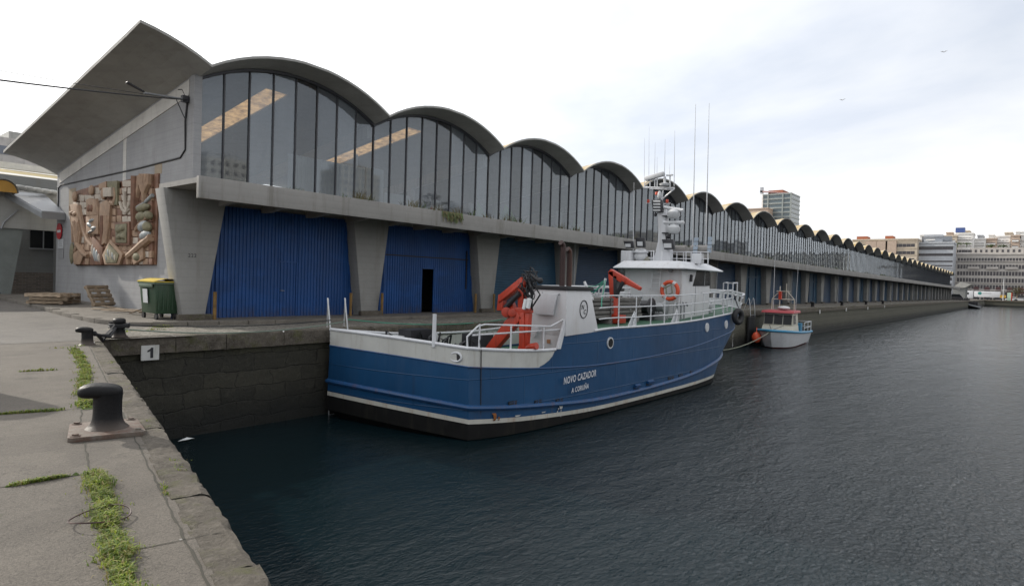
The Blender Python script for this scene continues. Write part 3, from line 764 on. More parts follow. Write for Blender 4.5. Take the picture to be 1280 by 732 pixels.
# caps, knuckle weld and rubbing strake
def line(w, zf, t0, t1, side, n=60, dz=0, dy=0): return [tuple(V(hp(t, w, zf(t)+dz, side))+V(0, dy*side, 0)) for t in np.linspace(t0, t1, n)]
zsa = lambda t: cub([-.17,-.25,-.33,-.345,-.35], t)
cap = MB()
t154 = tx(15.08)
pts = line(1, zsa, t154, 0, -1, 20)+[tuple(transom_pt(1, -.17, s)) for s in np.linspace(.06,.94,10)]+line(1, lambda t: cub(ZPORT, t), 0, tx(22), 1, 30)
cap.tube(pts, .045, 8); cap.build('bulwark_cap', m_white, trawler, smooth=True)
cap = MB(); pts = line(1, lambda t: cub(Z_SH, t), tx(17), 13, -1, 60, .01)+line(1, lambda t: cub(Z_SH, t), 13, tx(22), 1, 60, .01)
cap.tube(pts, .04, 6); cap.build('deck_edge', m_white, trawler, smooth=True)
kn = MB(); pts = line(.78, lambda t: cub(Z_KN, t), 12.9, 0, -1, 70, 0, .01)+[tuple(transom_pt(.78,-.66,s)) for s in np.linspace(.05,.95,10)]+line(.78, lambda t: cub(Z_KN, t), 0, 12.9, 1, 70, 0, .01)
kn.tube(pts, .022, 6); kn.build('knuckle_weld', m_blue2, trawler, smooth=True)
stp = MB(); pts = line(.3, lambda t: cub(Z_ST, t), 12.8, 0, -1, 70, 0, .03)+[tuple(transom_pt(.3,-1.72,s)) for s in np.linspace(.04,.96,10)]+line(.3, lambda t: cub(Z_ST, t), 0, 12.8, 1, 70, 0, .03)
stp.tube(pts, .07, 8); stp.build('rubbing_strake', m_blue2, trawler, smooth=True)
# decks
dk = MB()
L_ = [hp(t, 1, cub(Z_SH, t)-.02, -1) for t in np.linspace(tx(17.2), 13, 50)]; R_ = [hp(t, 1, cub(Z_SH, t)-.02, 1) for t in np.linspace(tx(22), 13, 50)]
L_ = [(p[0], p[1], max(p[2], .03)) for p in L_]; R_ = [(p[0], p[1], max(p[2], .03)) for p in R_]
dk.grid([L_, R_], 0)
dk.build('upper_deck', m_green, trawler, smooth=False)
dk = MB(); dk.grid([[hp(t, .8, -1.02, -1) for t in np.linspace(0, tx(22), 14)], [hp(t, .8, -1.02, 1) for t in np.linspace(0, tx(22), 14)]]); dk.build('aft_deck', m_green, trawler)
b = MB(); b.prism([(17.2,BY-2.8,-1.02),(22.0,BY+2.75,-1.02),(22.1,BY+2.75,-1.02),(17.3,BY-2.8,-1.02)], (0,0,1.1)); b.build('break_bulkhead', m_housew, trawler)
# ship's side casing with funnel emblem
cs = MB()
y0, y1 = BY-2.86, 12.15
prof = [(15.45,.04),(15.42,1.40),(16.72,1.40),(17.25,.13),(17.2,.10)]
cs.prism([(x, y0, z) for x, z in prof], (0, y1-y0, 0)); casing = cs.build('funnel_casing', m_housew, trawler, smooth=True, bevel=.02)
b = MB(); b.box((15.46,y0+.16,-1.02),(17.2,y1,.06)); b.build('casing_foot', m_housew, casing)
b = MB(); b.box((15.38,y0-.05,1.40),(16.82,y1+.03,1.52)); b.build('casing_top', m_dark, casing, smooth=True, bevel=.02)
Pq = [at(x, y, X=15.36) for x, y in ((676.6,366),(697.6,367.5),(692,394),(668.5,392))]
b = MB(); b.prism(Pq, (-.05,0,0)); h1 = b.build('hatch', m_white, casing, smooth=True, bevel=.015)
for q in (0, 1): bb = MB(); p = V(Pq[q]); bb.tube([p+V(.02,0,-.02), p+V(.1,.0,.03)], .02, 6); bb.build('hinge', m_grey, h1)
b = MB(); b.prism([at(x, y, X=15.3) for x, y in ((664,407),(675,409),(669,422),(658.5,420))], (-.05,0,0)); b.build('hatch', m_white, casing, smooth=True, bevel=.015)
b = MB(); Pq = [at(x, y, X=15.43) for x, y in ((684,424),(688,424),(688,429),(684,429))]; b.prism(Pq, (-.02,0,0)); b.build('notice_plate', plain('notice_red', (.4,.2,.1), .5), casing)
b = MB(); ce = V(16.35, y0-.012, .83); n = 28
b.tube([ce+V(.21*math.cos(a), 0, .27*math.sin(a)) for a in np.linspace(0, 2*math.pi, n, endpoint=False)], .014, 6, closed=True); b.build('emblem_ring', m_emblem, casing, smooth=True)
text_part('N', 'emblem_letter', m_emblem, casing, ce+V(-.06,0,.07), (1,0,0), (0,0,1), .14, .1, bold=.02)
text_part('C', 'emblem_letter', m_emblem, casing, ce+V(.06,0,-.08), (1,0,0), (0,0,1), .14, .1, bold=.02)
for px in (702.5, 711):
    p0 = at(px, 358, Y=11.4); h = at(px, 304 if px < 705 else 312, Y=11.4)[2]
    b = MB(); b.tube([(p0[0],p0[1],1.4),(p0[0],p0[1],h-.15),(p0[0]-.03,p0[1],h-.04),(p0[0]-.14,p0[1],h+.02)], .085, 12); b.build('exhaust_pipe', m_brownpipe, casing, smooth=True)
b = MB(); b.prism([at(x, y, Y=BY-2.82) for x, y in ((697,436),(701,436),(712,391),(708.5,391))], (0,.07,0)); b.build('rail_brace', m_white, trawler)
# name on the quarter
yN = BY-2.87-.035
text_part('NOVO CAZADOR', 'ship_name', m_letter, trawler, (16.2, yN, -1.23), (1,0,.045), (0,.06,1), .21, .25, width=1.78, bold=.018, depth=.02)
text_part('A CORUÑA', 'home_port', m_letter, trawler, (16.2, yN, -1.56), (1,0,.045), (0,.06,1), .19, .25, width=.95, bold=.018, depth=.02)
# portholes and scuppers on the starboard side
def hull_y(X, z):
    t = tx(X); zt, zk, zw = max(cub(Z_SH, t), .05), cub(Z_KN, t), cub(Z_ST, t)
    w = .78+.22*(z-zk)/(zt-zk) if z > zk else .3+.48*(z-zw)/(zk-zw)
    return V(hp(t, w, z, -1))
for X, z in ((17.95,-.29),(25.95,-.07),(28.3,-.02)):
    p = hull_y(X, z); q = hull_y(X+.4, z); d = (q-p)/np.linalg.norm(q-p); n_ = V(d[1], -d[0], 0)
    b = MB(); b.cyl(p+n_*.0, p+n_*.035, .19, 20); po = b.build('porthole', m_white, trawler, smooth=True)
    b = MB(); b.cyl(p+n_*.03, p+n_*.042, .145, 20); b.build('pane', m_windark if X < 18.5 else m_lgrey, po, smooth=True)
for px, py, wd in ((652,505,.42),(678,503,.3),(702,501,.34),(795,484,.34),(811,479,.42),(838,472,.5),(851,469,.35),(867,464,.3)):
    X = at(px, py, Y=10.62)[0]; z = at(px, py, Y=10.62)[2]; p = hull_y(X, z)
    b = MB(); b.obox(p+V(0,-.005,0), (wd,.03,.11)); f = b.build('scupper', m_dark, trawler)
    b = MB(); b.obox(p+V(0,-.02,.02), (wd*.9,.02,.012)); b.obox(p+V(0,-.02,0), (.03,.02,.11)); b.build('scupper_bar', m_blue2, f)
    if wd in (.34,) and px > 780 or px == 811:
        b = MB(); b.obox(p+V(0,-.06,.06), (wd,.1,.1), rx=.4); b.build('scupper_cover', m_blue2, f)
# rust streaks and lime stain under the scuppers: worn paint with its own outline
stn = MB(); 
def stain(px, py, w, h, m):
    p = V(at(px, py, Y=10.62)); p = hull_y(p[0], p[2]); P = []
    nn = 7
    l_ = [p+V(-w/2*(1-.6*i/nn)+rnd.uniform(-.012,.012), -.012-.0*i, -h*i/nn) for i in range(nn+1)]; r_ = [p+V(w/2*(1-.6*i/nn)+rnd.uniform(-.012,.012), -.012, -h*i/nn) for i in range(nn+1)]
    for i in range(nn+1):
        for q in (l_, r_):
            s = hull_y(q[i][0], max(q[i][2], -2.0)); q[i][1] = s[1]-.006-.035*(1 if q[i][2] > -2.12 and q[i][2] < -1.95 else 0)
    stn.grid([l_, r_], m)
for a in ((632,519,.12,.3,0),(636,523,.06,.25,0),(648,525,.07,.2,0),(703,505,.2,.16,1),(700,510,.05,.3,1),(704,512,.03,.22,1),(655,520,.25,.04,1),(683,515,.2,.03,1)): stain(*a)
stn.build('paint_stains', [plain('rust_run', (.25,.09,.02), .8, var=.4), plain('lime_run', (.5,.5,.48), .7, var=.2)], trawler, kind='stuff')
# hawse hole in the transom, bollard post, stern ladder line
c = V(at(575, 447, X=11.93)); b = MB()
d = V(hp(0,1,-.4,1))-V(hp(0,1,-.4,-1)); d[2] = 0; d /= np.linalg.norm(d); nn = V(-d[1], d[0], 0); nn = nn if nn[0] < 0 else -nn
c = V(hp(0,.9,-.45,-1))+d*.35+nn*.05; c[2] = -.42
b.tube([c+d*(.17*math.cos(a)*1.0)+V(0,0,.12*math.sin(a)) for a in np.linspace(0, 2*math.pi, 16, endpoint=False)], .03, 6, closed=True); hw = b.build('hawse_hole', m_white, trawler, smooth=True)
b = MB(); b.prism([c+d*(.15*math.cos(a))+V(0,0,.1*math.sin(a))+nn*-.01 for a in np.linspace(0, 2*math.pi, 14, endpoint=False)], tuple(nn*.012)); b.build('hawse_opening', m_dark, hw)
p = V(transom_pt(1, -.17, .20)); b = MB(); b.cyl(p+V(0,0,-.1), p+V(0,0,.78), .055, 12); b.build('stern_post', m_white, trawler, smooth=True)
# rails
def rail_from(pts_lines, posts, r=.022, name='guard_rail', mat=None):
    b = MB()
    for L in pts_lines: b.tube(L, r, 6)
    for a, c in posts: b.tube([a, c], r*1.05, 6)
    return b.build(name, mat or m_white, trawler, smooth=True)
def sh(X, side=-1, dz=0, inn=.05):
    t = tx(X); p = V(hp(t, 1, (cub(Z_SH, t) if X > 15.5 else zsa(t))+dz, side)); p[1] -= side*inn; return p
xs = [15.55, 14.75, 13.45, 12.35]
rail_from([[sh(15.75,-1,.72),sh(14.9,-1,.68),sh(12.5,-1,.66),sh(12.3,-1,.6),sh(12.0,-1,.3),sh(11.9 if False else 12.02,-1,0)], [sh(15.6,-1,.36),sh(12.15,-1,.35)]], [(sh(x,-1,0), sh(x,-1,.66)) for x in (14.6, 13.35, 12.35)], .026, 'stern_rail')
xs = list(np.linspace(17.35, 28.9, 30))
for side in (-1, 1):
    posts = [(sh(x, side, 0), sh(x, side, 1.08)) for x in (18.55,19.75,20.85,21.95,23.2,24.4,25.6,26.8,27.9,28.9)]
    if side > 0: xs = [x for x in xs if x > 22.2]; posts = posts[4:]
    rail_from([[sh(x, side, h) for x in xs] for h in (.34,.70,1.08)], posts, .023)
for x in (19.7, 23.1):
    b = MB(); p = sh(x,-1,0); b.prism([p+V(-.22,.15,0), p+V(.0,.02,0), p+V(.0,.02,.55)], (0,.03,0)); b.prism([p+V(-.16,.0,0), p+V(.02,.0,0), p+V(.02,.0,.5)], (0,.02,0)); b.build('rail_foot', m_white, trawler)
b = MB()
for (x, s) in ((29.0,-1),(29.75,-1)): b.tube([sh(x,s,0), sh(x,s,1.38)], .03, 6)
for (x, s) in ((29.0,-1),(29.75,-1)): b.tube([sh(x,s,0,.5), sh(x,s,1.38,.5)], .03, 6)
b.tube([sh(29,-1,1.38), sh(29.75,-1,1.38), sh(29.75,-1,1.38,.5), sh(29,-1,1.38,.5)], .03, 6, closed=True); b.tube([sh(29,-1,.8), sh(29.75,-1,.8)], .02, 6)
b.build('boarding_frame', m_white, trawler, smooth=True)
# bow bulwark with freeing slots
bb = MB()
def bowpt(t, h, side): p = V(hp(t, 1, cub(Z_SH, t), side)); k = 1+.045*h; p[1] = BY+(p[1]-BY)*k; p[0] += .25*h; p[2] += h; return p
loop = [(t, -1) for t in np.linspace(8.1, 13, 22)]+[(t, 1) for t in np.linspace(13, 5.6, 34)[1:]]
for h0, h1 in ((0,.34),(.62,.78)):
    for off in (0,):
        bb.grid([[bowpt(t, h, s) for t, s in loop] for h in (h0, h1)])
for i in range(0, len(loop), 3):
    t, s = loop[i]; t2, s2 = loop[min(i+1, len(loop)-1)]
    bb.add([bowpt(t,.34,s), bowpt(t2,.34,s2), bowpt(t2,.62,s2), bowpt(t,.62,s)], [(0,1,2,3)])
bb.tube([bowpt(t, .78, s) for t, s in loop], .045, 8); bb.tube([bowpt(t, .62, s) for t, s in loop], .02, 6); bb.tube([bowpt(t, .34, s) for t, s in loop], .02, 6)
bb.build('bow_bulwark', m_white, trawler, smooth=30)
# wheelhouse
hx0, hx1, hy0, hy1, hz0, hz1 = 25.2, 28.2, 11.5, 14.25, .2, 2.36
b = MB()
base = [(hx0,hy0),(hx1,hy0),(hx1+.35,hy0+.8),(hx1+.35,hy1-.8),(hx1,hy1),(hx0,hy1)]
b.prism([(x, y, hz0) for x, y in base], (0,0,hz1-hz0)); house = b.build('wheelhouse', m_housew, trawler, smooth=True, bevel=.03)
# stbd window: slanted dark glazing
wpts = [at(x, y, Y=hy0-.012) for x, y in ((871.5,337.5),(887.5,337.5),(887.5,357),(866,357.5))]
b = MB(); b.prism(wpts, (0,.02,0)); wn_ = b.build('window', m_windark, house)
b = MB(); b.box((wpts[1][0]-.62,hy0-.03,1.72),(wpts[1][0]-.57,hy0-.005,2.34)); b.build('window_bar', m_grey, wn_)
for q, zz in ((0,0),(1,0)):
    b = MB(); yy = hy0+1.0+q*.75; b.box((hx1+.352,yy-.3,1.6),(hx1+.37,yy+.3,2.2)); b.build('window', m_windark, house)
# door line and handle on the starboard side, lamps
b = MB(); b.box((26.6,hy0-.012,.4),(26.62,hy0+.0,1.68)); b.box((26.6,hy0-.012,1.66),(27.9,hy0,1.68)); b.box((27.2,hy0-.03,1.36),(27.34,hy0-.01,1.39)); b.build('door_seam', m_grey, house)
b = MB(); b.obox((26.0,hy0-.06,2.0),(.12,.1,.3),ry=.2); b.build('wall_lamp', m_darkmetal, house, smooth=True, bevel=.02)
for px in (779, 839):
    p = V(at(px, 338, X=hx0-.03)); b = MB(); b.cyl(p, p+V(-.14,0,0), .08, 12); b.build('deck_lamp', m_grey, house, smooth=True)
# ladder on the aft face
b = MB()
for px in (815.5, 826): b.tube([at(px-2, 362, X=hx0-.16), at(px, 334, X=hx0-.22), at(px+1.5,314,X=hx0+.1)], .022, 6)
for k in range(6):
    y = 360-k*6; b.tube([at(815.5-2+.12*k, y, X=hx0-.17), at(826-2+.12*k, y, X=hx0-.17)], .016, 6)
b.build('ladder', m_white, house, smooth=True)
# roof with sloped brim
rb = [(24.55,11.1),(28.75,11.1),(29.2,12.0),(29.2,13.8),(28.75,14.5),(24.55,14.5)]
rtp = [(24.9,11.5),(27.9,11.55),(28.3,12.2),(28.3,13.6),(27.9,14.15),(24.9,14.15)]
b = MB(); nb = len(rb)
b.add([(x, y, 2.36) for x, y in rb]+[(x, y, 2.40) for x, y in rb]+[(x, y, 2.70) for x, y in rtp],
      [tuple(range(nb))[::-1], tuple(range(2*nb, 3*nb))]+[(i,(i+1)%nb,nb+(i+1)%nb,nb+i) for i in range(nb)]+[(nb+i,nb+(i+1)%nb,2*nb+(i+1)%nb,2*nb+i) for i in range(nb)])
roof = b.build('wheelhouse_roof', m_white, trawler, smooth=True, bevel=.012)
# roof rails and boxes
XR = 26.0
def AR(x, y, X=XR): return V(at(x, y, X=X))
b = MB()
for z in (313.5, 322.5): b.tube([AR(795,z), AR(817.5,z)], .024, 6)
for px in (794, 814, 817.5): b.tube([AR(px,330), AR(px,313)], .024, 6)
b.build('roof_rail', m_white, roof, smooth=True)
b = MB()
for z in (314.5, 323): b.tube([AR(834,z,26.4), AR(886,z+.5,26.4)], .024, 6)
for px in (834, 846, 854.5, 857.5, 864, 876, 885): b.tube([AR(px,331,26.4), AR(px,314,26.4)], .026, 6)
b.build('roof_rail', m_white, roof, smooth=True)
b = MB(); p = AR(781,329.5); q = AR(794,313.5); b.box((25.6,q[1],p[2]),(26.2,p[1],q[2])); b.build('roof_locker', m_white, roof, smooth=True, bevel=.03)
b = MB(); p = AR(801,320); b.ball(p, (.28,.32,.26)); b.build('radome', m_lgrey, roof, smooth=True)
b = MB(); b.lathe(AR(801,314,26.0), [(.02,.14),(.2,.1),(.34,-.02),(.34,-.08),(.2,-.08)], 16); b.build('dome_antenna', m_white, roof, smooth=True)
for px, py, s in ((799,327,.22),(809,325,.2),(791,327,.16)):
    b = MB(); b.ball(AR(px,py,26.1), (s*1.1,s,s*.9), 8); b.build('coiled_gear', plain('coiled_gear_grey', (.3,.29,.24), .8, var=.4), roof, smooth=True)
for px in (846, 876):
    p = AR(px, 312, 26.9); b = MB(); b.tube([p+V(0,.45,0), p+V(0,-.45,0)], .2, 16); rc = b.build('liferaft_canister', plain('canister_grey', (.32,.3,.28), .7, var=.3), roof, smooth=True)
    s = MB(); s.tube([p+V(0,.2,0)+.205*V(math.cos(a),0,math.sin(a)) for a in np.linspace(0,6.28,14,endpoint=False)], .015, 5, closed=True); s.build('strap', m_darkmetal, rc)
b = MB(); p = AR(871,328,26.3); b.box(p+V(0,-.2,-.05), p+V(.3,.25,.4)); b.build('battery_box', m_white, roof, smooth=True, bevel=.02)
# light racks
for x0_, x1_, y0_, y1_, dx in ((867.5,872.5,296.5,317.5,-1.8),(885,889.5,295.5,316,-1.2)):
    for k in range(4):
        b = MB(); ya, yb_ = y0_+(y1_-y0_)*k/4+.4, y0_+(y1_-y0_)*(k+1)/4-.4
        sa, sb = dx*(k/4), dx*((k+1)/4)
        b.prism([AR(x0_+sa, ya, 26.5), AR(x1_+sa, ya, 26.5), AR(x1_+sb, yb_, 26.5), AR(x0_+sb, yb_, 26.5)], (.08,0,0)); b.build('light_panel', plain('pale_lamp_glass', (.35,.42,.5), .3), roof)
# floodlights
def flood(x0_, y0_, x1_, y1_, X, skew=2, slats=0):
    b = MB(); P = [AR(x0_, y0_, X), AR(x1_, y0_, X), AR(x1_+skew*.5, y1_, X), AR(x0_+skew, y1_, X)]; b.prism(P, (.16,0,0)); f = b.build('floodlight', m_darkmetal, mast, smooth=True, bevel=.02)
    n_ = max(1, slats)
    for k in range(n_):
        ya, yb_ = y0_+(y1_-y0_)*(k+.25)/n_, y0_+(y1_-y0_)*(k+.75)/n_
        if slats == 0: ya, yb_ = y0_+(y1_-y0_)*.4, y0_+(y1_-y0_)*.85
        g_ = MB(); g_.prism([AR(x0_+2.2, ya, X-.012), AR(x1_-2, ya, X-.012), AR(x1_-1.6, yb_, X-.012), AR(x0_+2.8, yb_, X-.012)], (.01,0,0)); g_.build('lamp_glass', m_lgrey, f)
    return f
# mast
b = MB()
mp_ = [(826,332,.34),(828,318,.27),(830,305,.2),(826,290,.17),(824.5,275,.16),(823.5,258,.15),(823,250,.1)]
rings = []
P = [AR(814,332),AR(837,332),AR(837.5,314),AR(834,300),AR(832,285),AR(831.5,270),AR(829.5,256),AR(821.5,256),AR(822,270),AR(822.5,290),AR(822,302),AR(818.5,318)]
b.prism(P, (.34,0,0)); mast = b.build('mast', m_white, trawler, smooth=True, bevel=.03)
flood(814,249.5,827,264.5,25.85,2,4); flood(827,299,841,311.5,25.8,3)
flood(779,301,790,310,25.6,3); flood(794,297,805,309,25.7,1)
b = MB()
b.tube([AR(804.5,234.5), AR(843,235), AR(843,235,26.8), AR(804.5,234,26.8)], .035, 6, closed=True)
b.tube([AR(812,236), AR(842,237)], .025, 6); b.tube([AR(843,236), AR(828,248.5), AR(827.5,254)], .035, 6); b.tube([AR(829,238), AR(827,250)], .03, 6)
b.tube([AR(806,234), AR(806,230), AR(812,225.5), AR(824,224)], .025, 6)
plat = b.build('mast_platform', m_white, mast, smooth=True)
b = MB(); b.obox(AR(818.5,220.5), (.22,.95,.2), rx=-.18); rd = b.build('radar_scanner', m_lgrey, mast, smooth=True, bevel=.06)
for px in (812.5, 818.5, 821.5): bb = MB(); bb.tube([AR(px,234), AR(px,223)], .03, 6); bb.build('bracket', m_white, rd)
b = MB(); b.lathe(AR(831,230.5), [(.03,-.06),(.22,-.05),(.24,.03),(.1,.07)], 14); b.tube([AR(831,229),AR(831,221)], .06, 8); b.build('navigation_lantern', m_lgrey, mast, smooth=True)
b = MB(); b.tube([AR(837.5,234), AR(837.5,219)], .035, 6); b.obox(AR(837,219), (.1,.3,.06)); b.build('wind_sensor', m_lgrey, mast, smooth=True)
b = MB(); b.lathe(AR(820.8,243.5), [(.07,0),(.075,.08),(.05,.13),(.0,.14)], 14); b.build('orange_beacon', m_orange, mast, smooth=True)
b = MB(); b.ball(AR(824.5,244), (.1,.1,.2), 8); b.build('horn', m_lgrey, mast, smooth=True)
for px, c_l in ((810.5, m_red), (834, m_red)):
    b = MB(); p = AR(px, 251.5); b.box(p+V(-.05,-.05,-.08), p+V(.05,.05,.08)); b.build('side_light', c_l, mast, smooth=True, bevel=.02)
b = MB(); b.tube([AR(808,254), AR(814,254)], .02, 5); b.tube([AR(828,255), AR(838,254)], .02, 5); b.build('light_bracket', m_white, mast)
for y, bx0, bx1 in ((261,830,854),(278,830,855)):
    b = MB(); a_, c2 = AR(bx0,y-2 if y < 270 else y), AR(bx1,y+2 if y < 270 else y); b.tube([a_, c2], .075, 8); rs = b.build('radar_scanner', m_white, mast, smooth=True)
    b = MB(); p = AR(842, y+8 if y > 270 else y+6); b.lathe(p, [(.0,-.2),(.2,-.2),(.28,-.1),(.28,.06),(.18,.17),(.06,.2),(.06,.3)], 16); b.build('radar_pedestal', m_lgrey, rs, smooth=True)
for y in (269.5, 291):
    b = MB(); b.box(AR(828.5,y)+V(-.1,0,-.03), AR(848 if y < 280 else 846,y)+V(.35,0,.03)); b.build('radar_shelf', m_darkmetal, mast)
b = MB(); b.tube([AR(832,291), AR(833,300)], .025, 6); b.tube([AR(838,291), AR(838,300)], .025, 6); b.ball(AR(836,296), .1, 8); b.build('speaker_bracket', m_darkmetal, mast, smooth=True)
b = MB(); b.ball(AR(819.5,268), (.09,.06,.1), 8); b.tube([AR(820,268),AR(823,266)], .02, 5); b.build('small_lamp', m_darkmetal, mast, smooth=True)
ants = [(886.5,129,882,318,27.0,.032),(869.6,130,865.5,318,27.0,.032),(843.5,163,842.6,233,26,.02),(831.5,174,830.5,224,26,.018),(819,178,818.3,218,26,.014),(821.5,196,821.2,222,26,.014),(811.5,158,811,222,26,.012),(805.8,172,805.3,234,26,.014),(837.2,204,837,220,26,.012),(792.5,228,791.5,318,26,.03)]
for x1_, y1_, x0_, y0_, X, r in ants:
    a_, c2 = AR(x0_, y0_, X), AR(x1_, y1_, X); m_ = (a_*2+c2)/3
    b = MB(); b.tube([a_, m_, c2], [r, r*.8, r*.3], 6); b.build('antenna', m_lgrey, mast, smooth=True)
# cranes
def arm(b, p, q, w0, w1, d, m=0):
    """box girder from p to q; w in the (Y,Z) plane, d in X"""
    p, q = V(p), V(q); t = (q-p)/np.linalg.norm(q-p); n_ = np.cross(V(1,0,0), t); n_ /= np.linalg.norm(n_)
    b.prism([p-n_*w0/2-V(d/2,0,0), p+n_*w0/2-V(d/2,0,0), q+n_*w1/2-V(d/2,0,0), q-n_*w1/2-V(d/2,0,0)], (d,0,0), m)
XC = 14.2
def AC(x, y, X=XC): return V(at(x, y, X=X))
cr = thing('deck_crane', None, None); cr.parent = trawler
def crane_part(name, mat, fn, parent, bev=.015):
    b = MB(); fn(b); return b.build(name, mat, parent, smooth=True, bevel=bev)
D.objects.remove(cr)
b = MB(); arm(b, AC(655,440), AC(655,390), 0.203, 0.172, 0.234); b.cyl(AC(655,470), AC(655,436), .22, 14)
crane = b.build('folding_crane', m_red, trawler, smooth=True, bevel=.015)
crane_part('boom', m_red, lambda b: (arm(b, AC(612,440), AC(651,392), 0.265, 0.328, 0.234), arm(b, AC(608,437), AC(645,388), 0.109, 0.125, 0.094)), crane)
crane_part('boom', m_red, lambda b: (arm(b, AC(652,386), AC(654,352), 0.156, 0.234, 0.187)), crane)
crane_part('jib', m_red, lambda b: (arm(b, AC(656,351), AC(628,372), 0.265, 0.203, 0.203), arm(b, AC(628,368), AC(627,388), 0.172, 0.234, 0.187), arm(b, AC(652,356), AC(626,377), 0.078, 0.078, 0.265)), crane)
crane_part('slewing_arm', m_red, lambda b: (arm(b, AC(631,390), AC(664,387), 0.203, 0.187, 0.203), b.cyl(AC(633,390,XC-.2), AC(633,390,XC+.2), .15, 14), b.cyl(AC(640,391,XC-.2), AC(640,391,XC+.2), .12, 14)), crane)
crane_part('link_arm', m_red, lambda b: arm(b, AC(641,386), AC(639,376), 0.234, 0.109, 0.156), crane)
crane_part('hydraulic_ram', m_darkmetal, lambda b: b.tube([AC(632,384,XC-.12), AC(650,366,XC-.12)], .08, 10), crane, 0)
crane_part('hydraulic_ram', m_cur, lambda b: b.tube([AC(655,386,XC-.16), AC(657.5,374,XC-.16)], .06, 10), crane, 0)
crane_part('hydraulic_ram', m_cur, lambda b: b.tube([AC(660,385,XC-.16), AC(662.5,373,XC-.16)], .06, 10), crane, 0)
crane_part('pillar', m_red, lambda b: (arm(b, AC(657,436), AC(660,391), 0.156, 0.203, 0.172)), crane)
crane_part('base_drum', m_red, lambda b: b.tube([AC(650,436), AC(671,432)], .1, 10), crane, 0)
def hoses(b):
    for _ in range(24):
        a_, c2 = AC(rnd.uniform(650,664), rnd.uniform(344,356)), AC(rnd.uniform(652,668), rnd.uniform(352,388)); m_ = (a_+c2)/2+V(rnd.uniform(-.2,.2), rnd.uniform(-.25,.25), rnd.uniform(-.1,.25)); b.tube([a_, a_*.4+m_*.6+V(0,0,.05), m_, c2], rnd.uniform(.014,.03), 5)
    for _ in range(8):
        a_ = AC(rnd.uniform(655,664), rnd.uniform(340,350)); b.tube([a_, a_+V(0,rnd.uniform(-.2,.2),rnd.uniform(.05,.25)), a_+V(0,rnd.uniform(-.35,-.05),rnd.uniform(-.05,.2)), a_+V(0,rnd.uniform(-.4,0),-.2)], rnd.uniform(.01,.025), 5)
    b.tube([AC(664,343), AC(670,348), AC(675,351)], .05, 6); b.ball(AC(675,350.5), .09, 7)
crane_part('hose_bundle', m_cable, hoses, crane, 0)
XD = 20.6
b = MB(); p = AC(767.5,371,XD); b.cyl((p[0],p[1],.1), (p[0],p[1],p[2]), .16, 14); b.obox((p[0],p[1],.35), (.5,.8,.3)); cr2 = b.build('folding_crane', m_red, trawler, smooth=True, bevel=.015)
crane_part('pillar', m_red, lambda b: arm(b, AC(766.5,374,XD), AC(765,339,XD), .18, .22, .2), cr2)
crane_part('boom', m_red, lambda b: (arm(b, AC(763,339,XD), AC(783,352,XD), .2, .27, .2), arm(b, AC(781,350,XD), AC(801,361,XD), .22, .12, .16)), cr2)
crane_part('hydraulic_ram', m_darkmetal, lambda b: (b.tube([AC(771,368,XD-.1), AC(779,352,XD-.1)], .07, 8), arm(b, AC(770,345,XD), AC(771,372,XD), .14, .14, .2)), cr2, 0)
# deck gear
def planks_stack():
    b = MB()
    for k in range(5):
        z = .38+k*.155
        for j in range(3):
            y = 12.0+j*.34+rnd.uniform(-.03,.03); b.box((17.9+rnd.uniform(-.15,.1), y, z), (22.6+rnd.uniform(-.15,.15), y+.3, z+.12))
    for x in (18.2, 20.2, 22.2): b.box((x,11.95,.1),(x+.14,13.0,.36)); b.box((x,11.95,.36),(x+.06,11.98,1.2))
    return b.build('deck_planking_rack', m_plankgrey, trawler, smooth=True, bevel=.01)
planks_stack()
b = MB()
b.tube([(17.6,12.6,.1),(17.6,12.6,1.5),(22.9,12.7,1.5),(22.9,12.7,.1)], .035, 6); b.tube([(17.6,12.6,1.25),(22.9,12.7,1.3)], .03, 6); b.tube([(17.6,13.2,1.5),(22.9,13.2,1.55)], .03, 6)
for x in (19,20.4,21.7): b.tube([(x,12.62,.1),(x,12.62,1.5)], .03, 6)
b.build('gear_frame', m_white, trawler, smooth=True)
for k, (x, y, r) in enumerate(((23.4,12.3,.26),(23.6,13.4,.32),(18.1,13.6,.25),(24.1,12.0,.2))):
    b = MB(); b.cyl((x,y-.3,.75), (x,y+.3,.75), r, 16); b.cyl((x,y-.36,.75),(x,y-.3,.75), r*1.5, 16); b.cyl((x,y+.3,.75),(x,y+.36,.75), r*1.5, 16); b.box((x-.2,y-.36,.1),(x+.2,y+.36,.5)); wc = b.build('winch', m_grey if k % 2 else m_darkmetal, trawler, smooth=True, bevel=.01)
b = MB()
for _ in range(26):
    p = V(rnd.uniform(21.5,24.4), rnd.uniform(12,13.6), .25); q = p+V(rnd.uniform(-.5,.5), rnd.uniform(-.5,.5), rnd.uniform(.2,1.1)); b.tube([p, (p+q)/2+V(0,0,.2), q], rnd.uniform(.015,.035), 5)
b.build('hydraulic_pipework', m_grey, trawler, smooth=True)
b = MB()
for _ in range(40):
    p = V(rnd.uniform(12.3,15.2), rnd.uniform(12.6,15.6), -1.0); q = p+V(rnd.uniform(-.5,.5), rnd.uniform(-.4,.4), rnd.uniform(.3,.95)); b.tube([p, (p+q)/2+V(rnd.uniform(-.2,.2),0,.3), q, q+V(.1,.2,-.5)], rnd.uniform(.02,.045), 5)
b.obox((14.9,13.7,-.55),(.5,.9,.9)); b.obox((13.6,15.2,-.5),(.9,.6,1.0)); b.obox((13.0,12.9,-.75),(.5,.5,.55))
b.build('aft_winch_gear', m_darkmetal, trawler, smooth=True)
b = MB(); b.box((12.6,15.2,-1.0),(14.6,15.8,-.2)); b.build('deck_locker', m_lgrey, trawler, smooth=True, bevel=.03)
